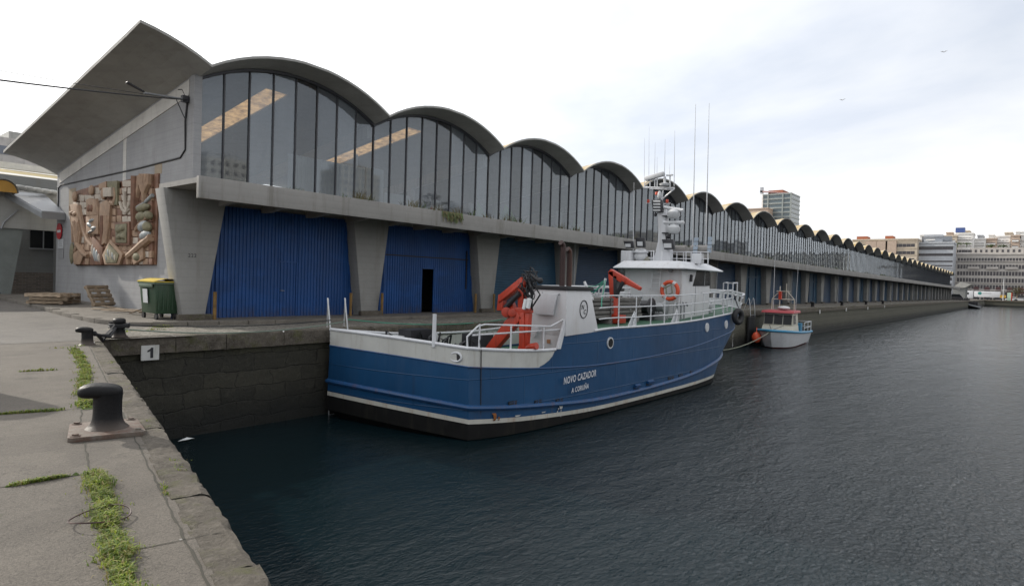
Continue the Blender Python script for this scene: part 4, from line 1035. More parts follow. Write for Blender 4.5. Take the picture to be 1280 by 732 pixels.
b = MB(); a_ = AC(757,376,20); b.tube([AC(752,375,20), AC(756,352,20), AC(757,348,20)], .05, 8); b.tube([AC(741,375,19), AC(730.5,352,19)], .05, 8); b.build('derrick', m_lgrey, trawler, smooth=True)
b = MB()
for sag in (.1,.25): b.tube([AC(734,358,19.2), (AC(734,358,19.2)+AC(756,350,20))/2-V(0,0,sag), AC(756,350,20)], .018, 5)
b.tube([AC(757,350,20), AC(752,376,18.6), AC(752,384,18.4)], .02, 5); b.tube([AC(736,362,19.2), AC(742,366,19.5), AC(756,353,20)], .018, 5)
b.build('green_line', m_ropegreen, trawler, smooth=True)
# anchor windlass and clutter on the foredeck
b = MB()
for x, y, s in ((29.4,12.4,.35),(30.4,13.4,.45),(30.2,14.4,.35),(28.9,11.9,.25)):
    b.cyl((x,y-.3,.72),(x,y+.3,.72), s*.6, 14); b.obox((x,y,.62),(s,.5,.35)); b.tube([(x,y,.5),(29.6,13.2,.5)], .03, 5)
for _ in range(14):
    p = V(rnd.uniform(28.9,31), rnd.uniform(11.8,14.8), .5); b.tube([p, p+V(rnd.uniform(-.3,.3),rnd.uniform(-.3,.3),.4), p+V(rnd.uniform(-.4,.4),rnd.uniform(-.5,.5),.1)], .035, 6)
b.build('windlass', m_lgrey, trawler, smooth=True)
b = MB()
for dx in (0,.35,.7,1.0): b.tube([(24.2+dx,11.35,.2),(24.2+dx,11.35,.8),(24.35+dx,11.35,.95),(24.5+dx,11.35,.8)], .035, 8)
b.build('vent_pipe', m_grey, trawler, smooth=True)
# things hung on or leaning on the trawler
lb = thing('lifebuoy', 'orange lifebuoy hanging on the white wheelhouse wall', 'lifebuoy', tuple(at(838,363,X=24.7)))
p = V(lb.location); b = MB(); b.tube([p+V(-.05,.36*math.cos(a),.36*math.sin(a)) for a in np.linspace(0,6.2832,24,endpoint=False)], .085, 10, closed=True); b.build('ring', m_orange, lb, smooth=True)
for k in range(4):
    a0 = k*math.pi/2+.4; b = MB(); b.tube([p+V(-.05,.36*math.cos(a),.36*math.sin(a)) for a in np.linspace(a0,a0+.35,5)], .09, 10); b.build('reflective_band', m_lgrey, lb, smooth=True)
b = MB(); b.tube([p+V(-.14,.2,.1), p+V(-.14,-.1,.25), p+V(-.14,-.15,-.1), p+V(-.14,.1,-.2), p+V(-.12,.15,.2)], .035, 6); b.build('throw_line', m_rope, lb, smooth=True)
tag_c = V(29.0, BY-2.85-.22, .33)
tb = MB(); tb.tube([tag_c+V(.25*math.cos(a)*.94,-.25*math.cos(a)*.3,.27*math.sin(a)) for a in np.linspace(0,6.2832,26,endpoint=False)], .125, 12, closed=True)
ty = thing('tyre_fender', 'black rubber tyre hung as a fender at the trawler bow', 'fender', tuple(tag_c))
tb.build('tyre', m_dark, ty, smooth=True); b = MB(); b.tube([tag_c+V(0,0,.4), tag_c+V(-.1,.2,1.0)], .025, 6); b.build('hanging_rope', m_darkmetal, ty, smooth=True)
#PART4
# ------------------------------------------------------------------ bollards
def bollard(name, label, base, sc, lean, plate=True, group='mooring bollards on the quay'):
    r = thing(name, label, 'bollard', base, group); o = V(base); l = V(*lean, 0); l /= np.linalg.norm(l); pr = V(-l[1], l[0], 0)
    b = MB()
    if plate:
        P = [V(2.06,7.42,0), V(2.62,7.26,0), V(2.47,6.60,0), V(1.86,6.77,0)]
        n = 5; Q = []
        for i in range(4):
            a, c, d = P[i-1], P[i], P[(i+1)%4]; u = (a-c)/np.linalg.norm(a-c)*.06; w = (d-c)/np.linalg.norm(d-c)*.06
            for t in (0, .25, .5, .75, 1): Q.append((c+u)*(1-t)**2+c*2*t*(1-t)+(c+w)*t*t)
        b.prism(Q, (0,0,.045)); pl = b.build('base_plate', m_platerust, r, smooth=True, bevel=.006)
        for i in range(4):
            c = P[i]*.80+sum(P)/4*.20; k = MB(); k.lathe(c+V(0,0,.045), [(.045,0),(.043,.006),(.028,.008),(.028,.022),(.0,.022)], 6); k.build('nut', m_platerust, pl)
    b = MB(); n = 28; rows = []
    prof = [(0,.23,.04),(.02,.205,.045),(.06,.175,.075),(.11,.155,.12),(.17,.148,.17),(.24,.147,.22),(.30,.150,.28),(.36,.16,.36)]
    prof = [(.225,.0),(.21,.015),(.185,.035),(.165,.07),(.153,.12),(.148,.18),(.147,.25),(.147,.31),(.15,.36),(.155,.40)]
    rows = [[o+(pr*math.cos(a)*rr+l*math.sin(a)*rr)*sc+V(0,0,(z+(.045/sc if plate else 0)))*sc for a in np.linspace(0, 2*math.pi, n+1)] for rr, z in prof]
    b.grid(rows)
    # hooked head: rounded block leaning away from the water
    def head(u, v):
        cu, su = math.cos(u), math.sin(u); cv, sv = math.cos(v), math.sin(v); e = .62
        sg = lambda x, p: math.copysign(abs(x)**p, x)
        a = sg(cv, e)*sg(cu, .8)*.225; c = sg(cv, e)*sg(su, .8)*.158; z = sg(sv, .75)*.085
        z += -.0*a + (.018*(a/.225))*1 - .03*max(0, a/.225)**2
        return o+(l*(a+.075)+pr*c)*sc+V(0,0,.445+z+(.045 if plate else 0))*sc
    b.grid([[head(u, v) for u in np.linspace(0, 2*math.pi, 40)] for v in np.linspace(-math.pi/2, math.pi/2, 20)])
    b.build('head_and_shaft', m_bollard, r, smooth=60); return r
def bollmat():
    t = NT('worn_black_iron'); n = t.noise(5, 8, .75); e = t.n.new('ShaderNodeNewGeometry')
    c = t.mix(t.ramp(n, [(.5,0),(.75,.6)]), (.008,.008,.009), (.035,.03,.027))
    low = t.ramp(t.math('ADD', t.sep()[2], t.math('MULTIPLY', n, .1)), [(.1,1),(.2,0)]); c = t.mix(t.math('MULTIPLY', low, .45), c, (.13,.1,.08))
    return t.fin(c, t.math('MULTIPLY_ADD', n, .35, .32), .0, t.bump(t.math('ADD', n, t.noise(40, 4)), .35, .01), .22)
m_bollard = bollmat()
def prust():
    t = NT('rusty_base_plate'); n = t.noise(7, 8, .75); n2 = t.noise(20, 6, .7)
    c = t.mix(t.ramp(n, [(.35,0),(.6,1)]), (.09,.04,.025), (.14,.12,.10)); c = t.mix(t.ramp(n2, [(.5,0),(.7,.6)]), c, (.05,.03,.02))
    return t.fin(c, .75, .1, t.bump(n2, .5, .01))
m_platerust = prust()
bollard('bollard', 'big black iron bollard on a rusty bolted plate near the quay edge', (2.26,7.0,0), .84, (-.9,.42))
bollard('bollard', 'small black hooked bollard at the inner corner of the quay', (4.55,15.35,0), .72, (-.9,.45), False)
bollard('bollard', 'round topped black bollard at the basin corner holding the trawler ropes', (5.55,16.55,.03), .85, (-.3,-.9), False)
for i, px in enumerate((1016.5, 1053, 1083, 1104)):
    p = at(px, 383-(i*.9), Y=16.75); bollard('bollard', 'tiny distant bollard on the far quay edge, number %d beyond the small boat' % (i+1) if False else ['distant bollard on the quay edge just beyond the small boat','second distant bollard beyond the small boat','third distant bollard beyond the small boat','farthest distant bollard beyond the small boat'][i], (p[0], 16.8, .03), 1.0, (0,1), False)
# old chain and rope round the corner bollards
b = MB(); p0, p1 = V(4.7,15.4,.2), V(5.5,16.5,.3)
for k in range(4):
    m_ = (p0+p1)/2+V(rnd.uniform(-.1,.1), rnd.uniform(-.1,.1), -.12-.04*k); b.tube([p0+V(0,0,.02*k), m_, p1+V(0,0,.03*k)], .03, 6)
b.tube([V(5.55,16.55,.25)+V(.2*math.cos(a),.2*math.sin(a),.02*a/3) for a in np.linspace(0,15,40)], .03, 6)
tag(b.build('mooring_rope', m_cable, None, smooth=True), 'dark heavy mooring ropes looped between the two corner bollards', 'rope')
def sag(a, c, s, n=14): a, c = V(a), V(c); return [a+(c-a)*t-V(0,0,s*4*t*(1-t)) for t in np.linspace(0, 1, n)]
b = MB(); b.tube(sag((5.6,16.4,.32), hp(0,1,.1,1), .10), .016, 6); tag(b.build('mooring_line', m_cable, None, smooth=True), 'thin black mooring line from the corner bollard to the trawler stern', 'rope')
b = MB(); b.tube(sag((5.6,16.4,.22), V(hp(0,1,.08,1))+V(.2,-.4,0), .2), .016, 6); tag(b.build('mooring_line', plain('pale_green_rope', (.16,.21,.17), .85), None, smooth=True), 'pale green mooring line sagging from corner bollard to the trawler stern', 'rope')
b = MB(); b.tube(sag(V(hp(0,1,.08,1))+V(.4,-.3,.05), (20.5,16.7,.12), .22), .018, 6); tag(b.build('mooring_line', m_ropegreen, None, smooth=True), 'green line running from the trawler stern along the apron edge', 'rope')
b = MB(); p = sh(12.35,-1,.3); b.tube([p, p+V(0,-.08,-.3), V(p[0],p[1]-.12,-1.6), V(p[0]+.02,p[1]-.13,-2.7)], .014, 5); tag(b.build('hanging_line', m_cable, None, smooth=True), 'thin dark line hanging from the stern rail down the blue hull', 'rope')
# number plates on the quay wall
def plate(c, label, txt=None):
    b = MB(); b.box((c[0]-.2, 16.36, c[2]-.18), (c[0]+.2, 16.40, c[2]+.18)); o = b.build('number_plate', plain('plate_white', (.55,.55,.53), .6, var=.12, dirt=(.2,.18,.12), damt=.5, dsc=3), None); o.location = (0,0,0)
    tag(o, label, 'sign', 'white plates on the quay wall')
    if txt:
        q = MB(); q.prism([(c[0]+u, 16.352, c[2]+v) for u, v in ((.0,-.125),(.065,-.125),(.065,.125),(.02,.125),(-.01,.085),(-.065,.06),(-.065,.015),(.0,.045))], (0,.006,0)); q.build('number', m_emblem, o)
    return o
plate((6.17,0,-.37), 'white plate with a black number 1 on the dark quay wall', '1')
for i, (px, py) in enumerate(((1025,389.5),(1058,386.7),(1085,385),(1106,383))):
    c = at(px, py, Y=16.36); 
    plate(c, ['small blank white plate on the quay wall, first beyond the small boat','small blank white plate, second beyond the small boat','small blank white plate, third beyond the small boat','small blank white plate, fourth and farthest along the quay wall'][i])
# rusty protection posts before the gates
for i, (px, py, lab) in enumerate(((268,402,'left rusty yellow post in front of the first blue gate'),(438,396,'right rusty post in front of the first blue gate'),(477,396,'left rusty post in front of the second blue gate'),(594,390,'right rusty post in front of the second blue gate'),(617,389,'left rusty post in front of the teal shutter'),(700,384,'post beside the dark pipes in front of the teal shutter'))):
    X = at(px, py, Y=20.0)[0]; b = MB(); b.cyl((X,20.0,.1),(X,20.0,1.0), .055, 12)
    o = b.build('guard_post', m_postm if i else None or plain('rusty_yellow_post', (.22,.13,.04), .8, var=.4, dirt=(.04,.03,.025), damt=.9, dsc=5, streak=False), None, smooth=True)
    if i == 0: m_postm = o.data.materials[0]
    tag(o, lab, 'post', 'rusty posts guarding the gates')
# safety handrails of the quay ladders
def quay_ladder(x, lab, w=.62):
    r = thing('quay_ladder', lab, 'ladder', (x,16.4,0), 'steel ladders down the quay wall')
    for dx in (0, w):
        b = MB(); b.tube([(x+dx,16.34,-.4),(x+dx-.0,16.36,.0),(x+dx-.06,16.44,.85),(x+dx-.03,16.5,.93),(x+dx+.03,16.56,.88),(x+dx+.28,16.95,.03)], .022, 8); b.build('handrail', m_lgrey, r, smooth=True)
    b = MB()
    for dx in (0, w): b.tube([(x+dx,16.34,-.3),(x+dx,16.34,-2.9)], .02, 6)
    for k in range(9): b.tube([(x,16.34,-.35-.28*k),(x+w,16.34,-.35-.28*k)], .014, 6)
    b.build('rungs', m_grey, r, smooth=True)
quay_ladder(11.22, 'steel ladder with two bent handrails on the quay behind the trawler stern')
quay_ladder(48.0, 'distant steel ladder handrails on the quay above the small boat', 1.0)
b = MB(); b.box((47.4,16.18,-2.9),(48.6,16.36,-.45)); tag(b.build('wall_fender', m_dark, None, smooth=True, bevel=.04), 'black timber fender on the quay wall left of the small boat', 'fender')
# ------------------------------------------------------------------ by the end wall: bin, pallets, boards
c0 = V(at(193, 399.5, Z=.13)); bx, by = c0[0], c0[1]
bn = thing('wheelie_bin', 'dark green wheeled container with a yellow lid beside the end pier', 'bin', (bx+.36, by+.6, .12))
b = MB(); z0, z1 = .30, 1.22
b.add([(bx+.06,by+.06,z0),(bx+.68,by+.06,z0),(bx+.68,by+1.14,z0),(bx+.06,by+1.14,z0),(bx-.0,by-.0,z1),(bx+.76,by-.0,z1),(bx+.76,by+1.22,z1),(bx-.0,by+1.22,z1)], [(0,3,2,1),(4,5,6,7),(0,1,5,4),(1,2,6,5),(2,3,7,6),(3,0,4,7)])
body = b.build('body', m_binGreen, bn, smooth=True, bevel=.035)
b = MB(); b.box((bx-.04,by-.04,1.2),(bx+.8,by+1.26,1.27)); b.box((bx-.06,by+.1,1.1),(bx-.02,by+1.1,1.2)); b.build('rim', plain('rim_grey_green', (.09,.13,.09), .5), bn, smooth=True, bevel=.02)
for k in range(5): bb = MB(); bb.box((bx+.1+k*.13,by+.005,.42),(bx+.13+k*.13,by+.05,1.15)); bb.build('rib', m_binGreen, body)
b = MB(); b.grid([[(bx-.05+.86*u, by-.05+1.32*v, 1.29+.09*math.sin(math.pi*u)) for u in np.linspace(0,1,8)] for v in (0,.5,1)]); b.box((bx-.05,by-.05,1.265),(bx+.81,by+1.27,1.295)); b.build('lid', plain('lid_yellow', (.55,.40,.03), .5), bn, smooth=True)
b = MB(); b.prism([(bx-.0,by+.5,.62),(bx-.0,by+.85,.62),(bx-.03,by+.85,1.05),(bx-.03,by+.5,1.05)], (-.012,0,0)); b.build('sticker', m_lgrey, body)
for dx, dy in ((.1,.12),(.62,.12),(.1,1.08),(.62,1.08)):
    b = MB(); b.cyl((bx+dx-.03,by+dy,.22),(bx+dx+.03,by+dy,.22), .1, 14); wh = b.build('wheel', m_dark, bn, smooth=True); b = MB(); b.tube([(bx+dx,by+dy,.22),(bx+dx,by+dy,.34)], .03, 6); b.build('fork', m_grey, wh)
def pallet(c, rz, tilt=0, mat=m_wood2, label='', w=1.2, d=.8):
    r = thing('pallet', label, 'pallet', tuple(c), 'wooden pallets by the end wall'); c = V(c)
    M3 = np.array(Matrix.Rotation(rz,3,'Z') @ Matrix.Rotation(tilt,3,'X'))
    def bd(p, s, nm): b = MB(); h = V(s)/2; b.add([c+M3@(V(p)+h*V(i,j,k)) for k in (-1,1) for (i,j) in ((-1,-1),(1,-1),(1,1),(-1,1))], [(0,3,2,1),(4,5,6,7),(0,1,5,4),(1,2,6,5),(2,3,7,6),(3,0,4,7)]); b.build(nm, mat, r, smooth=True, bevel=.004)
    for k in range(5): bd((0,-d/2+.06+k*(d-.12)/4,.115),(w,.1,.022),'top_board')
    for k in range(3): bd((-w/2+.07+k*(w-.14)/2,0,.06),(.1,d,.085),'bearer')
    for k in range(3): bd((0,-d/2+.06+k*(d-.12)/2,.009),(w,.1,.018),'bottom_board')
base_p = V(at(66, 380, Z=.25)); zt = gz(29)+.13
for i, (rz, dx) in enumerate(((.9,0),(1.0,.05),(.85,-.03))):
    pallet((base_p[0]+.15+dx, base_p[1]+.4, zt+.13*i), rz, 0, (m_wood, m_wood, m_wood2)[i], ['lowest weathered pallet of the flat pile at the wall corner','middle weathered pallet of the flat pile at the wall corner','top pale pallet of the flat pile at the wall corner'][i], 1.5, 1.2)
pallet((8.1,26.2,.62), .55, 1.1, m_wood, 'weathered pallet leaning upright against the end wall', 1.0, .8)
b = MB()
for a, c in (((7.9,24.6,.24),(8.6,23.0,.26)),((7.6,25.2,.22),(8.4,23.9,.24)),((8.0,25.5,.3),(8.3,24.1,.22)),((7.6,24.2,.22),(8.2,22.6,.25)),((7.9,22.6,.2),(8.45,21.8,.55)),((8.3,22.9,.2),(8.6,22.1,.5))):
    a, c = V(a), V(c); t = (c-a)/np.linalg.norm(c-a); n_ = V(-t[1],t[0],0)*.06; o = MB(); o.prism([a-n_, a+n_, c+n_, c-n_], (0,0,.025)); ob = o.build('loose_board', rnd.choice((m_wood, m_wood2)), None)
    tag(ob, 'broken loose board lying on the pavement between the bin and pallets', 'board', 'loose boards on the pavement by the end wall')
# ------------------------------------------------------------------ ceramic wall relief
clay = [plain('glazed_clay_brown', (.21,.11,.07), .75, var=.35, vs=4, bump=.4, bs=8), plain('glazed_clay_tan', (.36,.24,.16), .75, var=.3, vs=4, bump=.4, bs=8), plain('glazed_pale_tile', (.46,.4,.33), .7, var=.2, vs=4, bump=.3, bs=8), plain('glazed_olive', (.20,.18,.11), .75, var=.4, vs=5, bump=.4, bs=8), plain('glazed_silver_grey', (.34,.36,.36), .5, var=.4, vs=6, bump=.5, bs=8)]
RX = XW-.05
def RP(zx, zy): return V(at(88+zx/5.807, 210+zy/5.81, X=RX))
rel = thing('wall_relief', 'large ceramic relief of fisher figures, fish and framed shapes on the white end wall', 'mural', tuple(RP(330,700)))
b = MB(); outline = [(32,172),(78,156),(165,132),(300,97),(380,94),(500,62),(640,38),(618,702),(40,708)]
b.prism([RP(*q)+V(.05,0,0) for q in outline], (-.06,0,0))
for i in range(15):       # tile field
    for j in range(13):
        zx0 = 40+i*39; zy0 = 40+j*51
        top = np.interp(zx0+20, [32,165,300,500,640], [185,140,110,70,50])
        if zy0 < top: continue
        jt = lambda: rnd.uniform(-4, 4); P = [RP(zx0+2+jt(),zy0+2+jt()), RP(min(612,zx0+37+jt()),zy0+2+jt()), RP(min(612,zx0+37+jt()),min(700,zy0+49+jt())), RP(zx0+2+jt(),min(700,zy0+49+jt()))]
        b.prism(P, (-.07-rnd.random()*.03,0,0), 2 if (380 < zx0 < 480 and zy0 < 380) or (zx0 < 260 and zy0 < 300) or rnd.random() < .15 else (0 if rnd.random() < .5 else 1))
b.build('backing', clay[:3], rel, smooth=True, bevel=.008)
def rp(name, pts, th, m, off=0, parent=None):
    b = MB(); P = [RP(*q)+V(-.06-off,0,0) for q in pts]; b.prism(P, (-th,0,0)); return b.build(name, clay[m], parent or rel, smooth=True, bevel=.012)
def blob(name, zx, zy, rx, ry, m, d=.12, ang=0, parent=None):
    c = RP(zx, zy); s = np.linalg.norm(RP(zx+10,zy)-c)/10; sz = np.linalg.norm(RP(zx,zy+10)-c)/10; b = MB(); g_ = []
    for a in np.linspace(.001, math.pi-.001, 9):
        g_.append([c+V(-.14-d*.6*math.cos(p)*math.sin(a), -(s*(rx*math.sin(a)*math.sin(p)*math.cos(ang)-ry*math.cos(a)*math.sin(ang))), sz*(ry*math.cos(a)*math.cos(ang)+rx*math.sin(a)*math.sin(p)*math.sin(ang))) for p in np.linspace(-math.pi/2-.3, math.pi/2+.3, 9)])
    b.grid(g_); return b.build(name, clay[m], parent or rel, smooth=True)
def limb(name, pts, w, m, d=.08): 
    b = MB(); b.tube([RP(*q)+V(-.1,0,0) for q in pts], [x*.0133 for x in w], 8); return b.build(name, clay[m], rel, smooth=True)
blob('head', 62,210,15,38,1,.16); f = rp('figure', [(28,272),(60,262),(92,275),(100,340),(92,400),(105,470),(95,560),(75,600),(62,560),(55,450),(32,380)], .12, 1)
for q in ((45,330),(68,335)): blob('breast', *q, 13, 18, 1, .2)
limb('leg', [(62,390),(70,470),(85,560),(120,620),(150,640)], [11,13,11,9,7], 1); limb('leg', [(85,400),(90,480),(80,575),(60,600)], [11,13,10,8], 1)
limb('arm', [(88,282),(105,360),(122,450),(150,520),(185,565)], [9,9,8,8,7], 1); limb('arm', [(30,280),(36,350),(40,440),(40,540)], [8,7,6,5], 1)
blob('head', 183,165,15,38,1,.16); rp('figure', [(152,235),(180,222),(215,235),(228,345),(153,350)], .13, 1); limb('arm', [(215,235),(226,290),(230,350)], [8,7,6], 1)
for q in ((172,295),(192,295)): blob('breast', *q, 11, 30, 0, .2)
fr = rp('frame', [(150,352),(238,345),(236,482),(150,480)], .12, 1); 
for q in ((190,385,22,12),(175,415,12,22),(205,440,20,14),(188,465,28,8)): blob('silver_fish', *q, 4, .2, .5)
blob('head', 272,190,14,44,1,.15); rp('figure', [(252,262),(300,235),(328,262),(322,340),(312,450),(300,535),(268,560),(252,470),(250,340)], .13, 1)
limb('arm', [(322,255),(345,262),(358,210),(350,150)], [9,8,8,7], 1); limb('leg', [(270,350),(268,460),(258,560)], [12,12,8], 0); limb('leg', [(300,350),(302,450),(292,550)], [12,12,8], 1)
rp('block', [(290,150),(350,146),(350,212),(290,215)], .2, 2); rp('block', [(238,120),(290,100),(292,150),(240,160)], .1, 1); rp('block', [(300,100),(372,96),(374,270),(345,272),(345,150),(300,142)], .1, 3)
limb('hook_line', [(420,175),(422,280),(440,310),(455,270),(455,235)], [6,6,6,6,5], 2); limb('hook_line', [(385,250),(400,300),(430,325),(455,300)], [5,5,5,4], 2)
fb = rp('frame', [(353,398),(462,390),(462,562),(355,560)], .1, 0); rp('framed_panel', [(368,412),(448,405),(446,545),(368,545)], .03, 3, .1)
for q in ((385,450,20,30),(415,440,24,26),(400,500,34,22),(425,500,16,26)): blob('basket_fish', *q, 3, .2, .3)
limb('trunk', [(512,65),(508,170),(495,300),(490,450)], [17,16,13,9], 0); limb('trunk', [(530,60),(525,150),(505,240)], [9,9,8], 1)
for a in (545,562,582,602): limb('hand', [(a,48),(a-3,110),(565,180),(562,250)], [9,10,10,8], 1)
limb('arm', [(620,200),(560,260),(505,290),(495,370)], [5,5,5,4], 4)
for i, q in enumerate(((560,292,48,30,.2),(548,355,36,36,.5),(560,425,30,42,-.4),(590,430,26,40,.2),(575,490,40,30,.8),(600,345,22,36,.5))): blob('fish', q[0], q[1], q[2], q[3], (3,3,4,3,4,3)[i], .22, q[4])
limb('arm', [(612,505),(560,548),(500,600),(448,640),(452,700)], [11,12,11,10,8], 1); limb('arm', [(608,330),(555,385),(500,450)], [7,8,6], 1)
pf = rp('frame', [(325,520),(418,625),(392,702),(286,702),(268,632)], .12, 1); rp('framed_panel', [(325,550),(395,628),(378,690),(300,690),(288,634)], .03, 3, .12)
for i, q in enumerate(((318,618,7,44),(334,628,7,52),(350,640,7,44),(366,652,6,34),(304,650,6,34))): blob('silver_fish', *q, (4,2,4,2,4)[i], .16, .12)
rp('frame', [(195,495),(272,580),(262,702),(180,702)], .12, 0)
for i, q in enumerate(((200,600,7,50),(214,630,8,56),(230,640,8,48),(246,655,6,36))): blob('silver_fish', *q, (2,4,4,2)[i], .16, .1)
rp('frame', [(472,622),(560,570),(562,660),(492,702)], .1, 1); blob('basket_fish', 515,645,24,32,3,.16,.2)
rp('frame', [(50,620),(95,590),(130,628),(100,700),(55,700)], .1, 1); blob('foliage', 40,620,12,80,3,.14)
# road signs on the end wall
sg = thing('no_entry_sign', 'round red no-entry sign on the corner of the end wall', 'sign', (XW-.05, 33.7, 3.2))
c = V(at(73.5, 289, X=XW-.06)); b = MB(); b.cyl(c, c+V(.03,0,0), .36, 28); b.build('disc', plain('sign_red', (.5,.03,.04), .4, var=.05), sg, smooth=True)
b = MB(); b.box(c+V(-.008,-.24,-.06), c+V(0,.24,.06)); b.build('bar', plain('sign_white', (.7,.7,.7), .4, var=.03), sg)
for y, h, lab in ((304.5,.5,'white notice plate under the red no-entry sign'),(317,.5,'lower grey notice plate under the no-entry sign')):
    c = V(at(75.5, y, X=XW-.03)); b = MB(); b.box(c+V(0,-.38,-h/2+.05), c+V(.02,.38,h/2-.05)); o = b.build('notice_plate', m_lgrey if y < 310 else m_wallwhite, None); tag(o, lab, 'sign')
    for k in range(4): q = MB(); q.box(c+V(-.006,-.3,.12-.08*k), c+V(0,.28-.1*(k%2),.14-.08*k)); q.build('text_line', m_grey, o)
# overhead cable with lamp
b = MB(); e0 = V(8.83,20.85,7.05); far = V(at(0, 91, X=3.2)); b.tube(sag(e0, far+(far-e0)*1.2, .15, 20), .02, 6); tag(b.build('overhead_cable', m_cable, None, smooth=True), 'black overhead cable running left from the corner of the hall', 'cable')
b = MB(); f2 = V(at(85, 98, X=5)); b.tube(sag(e0, f2+(f2-e0)*1.5, .1, 16), .008, 5); tag(b.build('overhead_cable', m_cable, None, smooth=True), 'thinner overhead wire just above the thick cable', 'cable')
lp = thing('street_lamp', 'grey wall lamp on an arm sticking out from the hall corner', 'lamp', tuple(e0))
t_ = V(at(180, 116, X=7.45)); t2 = V(at(158, 104, X=6.9)); b = MB(); b.tube([e0, t_], .03, 8); b.build('arm', m_grey, lp, smooth=True)
b = MB(); d_ = t2-t_; n_ = V(0,.08,0); b.prism([t_-n_*.6, t_+n_*.6, t2+n_, t2-n_], (0,0,.05)); b.build('lamp_head', m_darkmetal, lp, smooth=True, bevel=.02)
b = MB(); p = V(8.75,20.7,7.0); b.tube([e0+V(-.4,0,0), e0+V(-.1,-.0,-.6)], .015, 5); b.box(e0+V(-.2,-.08,-.1), e0+V(0,.08,.1)); b.build('bracket', m_darkmetal, lp)
# ------------------------------------------------------------------ inside the glazed hall
for i, (x0_, x1_, y, z1_, m_, lab) in enumerate(((16.7,17.6,22.0,6.3,m_cur,'tall white board standing behind the glass of the second bay'),(17.9,19.4,22.3,5.4,m_cur,'low white board behind the glass of the second bay'),(20.2,20.7,21.6,5.3,m_cur,'small white panel behind the second bay glass'),(15.95,16.15,21.9,6.7,m_cur,'narrow white upright behind the first mullion of second bay'),(30.0,30.5,21.6,5.8,m_cur,'white board leaning behind the fourth bay glass'),(22.4,22.9,21.4,5.4,m_cur,'white square panel at the end of the second bay'))):
    b = MB(); b.box((x0_,y,4.4),(x1_,y+.05,z1_)); tag(b.build('display_board', m_, None), lab, 'board', 'boards behind the hall glazing')
m_net = plain('green_netting', (.16,.34,.07), .8, var=.3)
for i, (x, w_, h_, lab) in enumerate(((22.9,1.2,1.2,'green net heap behind the glass at the third bay start'),(24.9,1.7,1.3,'larger yellow-green net heap in the third bay'),(31.5,1.4,1.2,'green netting hung behind the fourth bay glass'))):
    b = MB(); b.add([(x,21.4,4.4),(x+w_,21.5,4.4),(x+w_*.9,21.9,4.4),(x+.1,21.9,4.4),(x+w_*.25,21.6,4.4+h_),(x+w_*.7,21.7,4.4+h_*.7)], [(0,1,5,4),(1,2,5),(2,3,4,5),(3,0,4),(0,3,2,1)]); tag(b.build('net_heap', m_net, None), lab, 'net', 'nets behind the hall glazing')
b = MB(); b.grid([[(12.4+.06*i, 20.95+.035*math.sin(i*1.9), z) for i in range(58)] for z in (4.4,6.0)]); tag(b.build('curtain', m_cur, None, smooth=True), 'pleated pale curtain along the bottom of the first glazed bay', 'curtain')
dr_ = thing('shadow_drum', 'unseen rusty drum added out of view at left to throw a shadow on the quay', 'drum', (1.38,11.0,0))  # drum added out of view, only to cast the soft shadow on the quay
b = MB(); b.lathe((1.38,11.0,0), [(.44,0),(.45,.02),(.44,.04),(.44,.42),(.455,.44),(.44,.46),(.44,.86),(.455,.88),(.44,.9),(.44,1.22),(.36,1.3),(.1,1.34)], 28); b.build('body', m_brownpipe, dr_, smooth=True)
#PART5
# ------------------------------------------------------------------ building next door, left
nb_ = thing('neighbour_shed', 'grey quay shed with a dark entrance and lit lamp left of the hall', 'shed', (7,36,gz(36)))
m_ng = facade_concrete('shed_grey', (.2,.205,.2)); m_nl = facade_concrete('shed_pale', (.42,.42,.4))
zg = gz(36)
b = MB(); b.box((-8,36,3.35),(12,36.4,5.2)); b.build('entrance_beam', m_nl, nb_)
b = MB(); b.box((-8,38,zg),(12,38.2,6)); b.box((9.7,36.4,zg),(9.9,38,5.2)); b.build('recess_wall', m_ng, nb_)
bt = NT('old_brick'); br = bt.n.new('ShaderNodeTexBrick'); x_, y_, z_ = bt.sep(); bt.L(bt.comb(x_, z_, 0), br.inputs['Vector']); br.inputs['Scale'].default_value = 1; br.inputs['Brick Width'].default_value = .26; br.inputs['Row Height'].default_value = .085; br.inputs['Mortar Size'].default_value = .008
br.inputs['Color1'].default_value = (.16,.13,.11,1); br.inputs['Color2'].default_value = (.1,.085,.075,1); br.inputs['Mortar'].default_value = (.2,.19,.17,1); bt.fin(br.outputs[0], .9)
b = MB(); b.box((7.9,37.9,zg),(11,37.99,1.35)); b.build('brick_dado', bt.mat, nb_)
b = MB(); b.box((8.75,37.93,2.55),(11,37.98,3.75)); wn = b.build('window', m_windark, nb_)
b = MB(); b.box((8.7,37.9,2.5),(11,37.925,2.56)); b.build('window_sill', m_grey, wn); b = MB(); b.box((9.25,37.9,2.57),(9.3,37.925,3.8)); b.build('window_bar', m_grey, wn)
b = MB(); b.prism([(7.3,36.1,zg),(7.62,36.1,zg),(8.05,36.1,3.35),(7.05,36.1,3.35)], (0,.5,0)); b.build('slanted_pier', m_nl if False else plain('grey_green_pier', (.2,.22,.21), .85), nb_)
b = MB(); c = V(at(22,259,Y=36.8)); b.box(c+V(-.28,-.1,-.06), c+V(.28,.1,.04)); lm = b.build('ceiling_lamp', m_lgrey, nb_)
et = NT('lit_lamp'); et.bsdf.inputs['Emission Color'].default_value = (1,.95,.85,1); et.bsdf.inputs['Emission Strength'].default_value = 4; b = MB(); b.box(c+V(-.25,-.104,-.07), c+V(.25,.08,-.061)); b.build('lamp_tube', et.mat, lm)
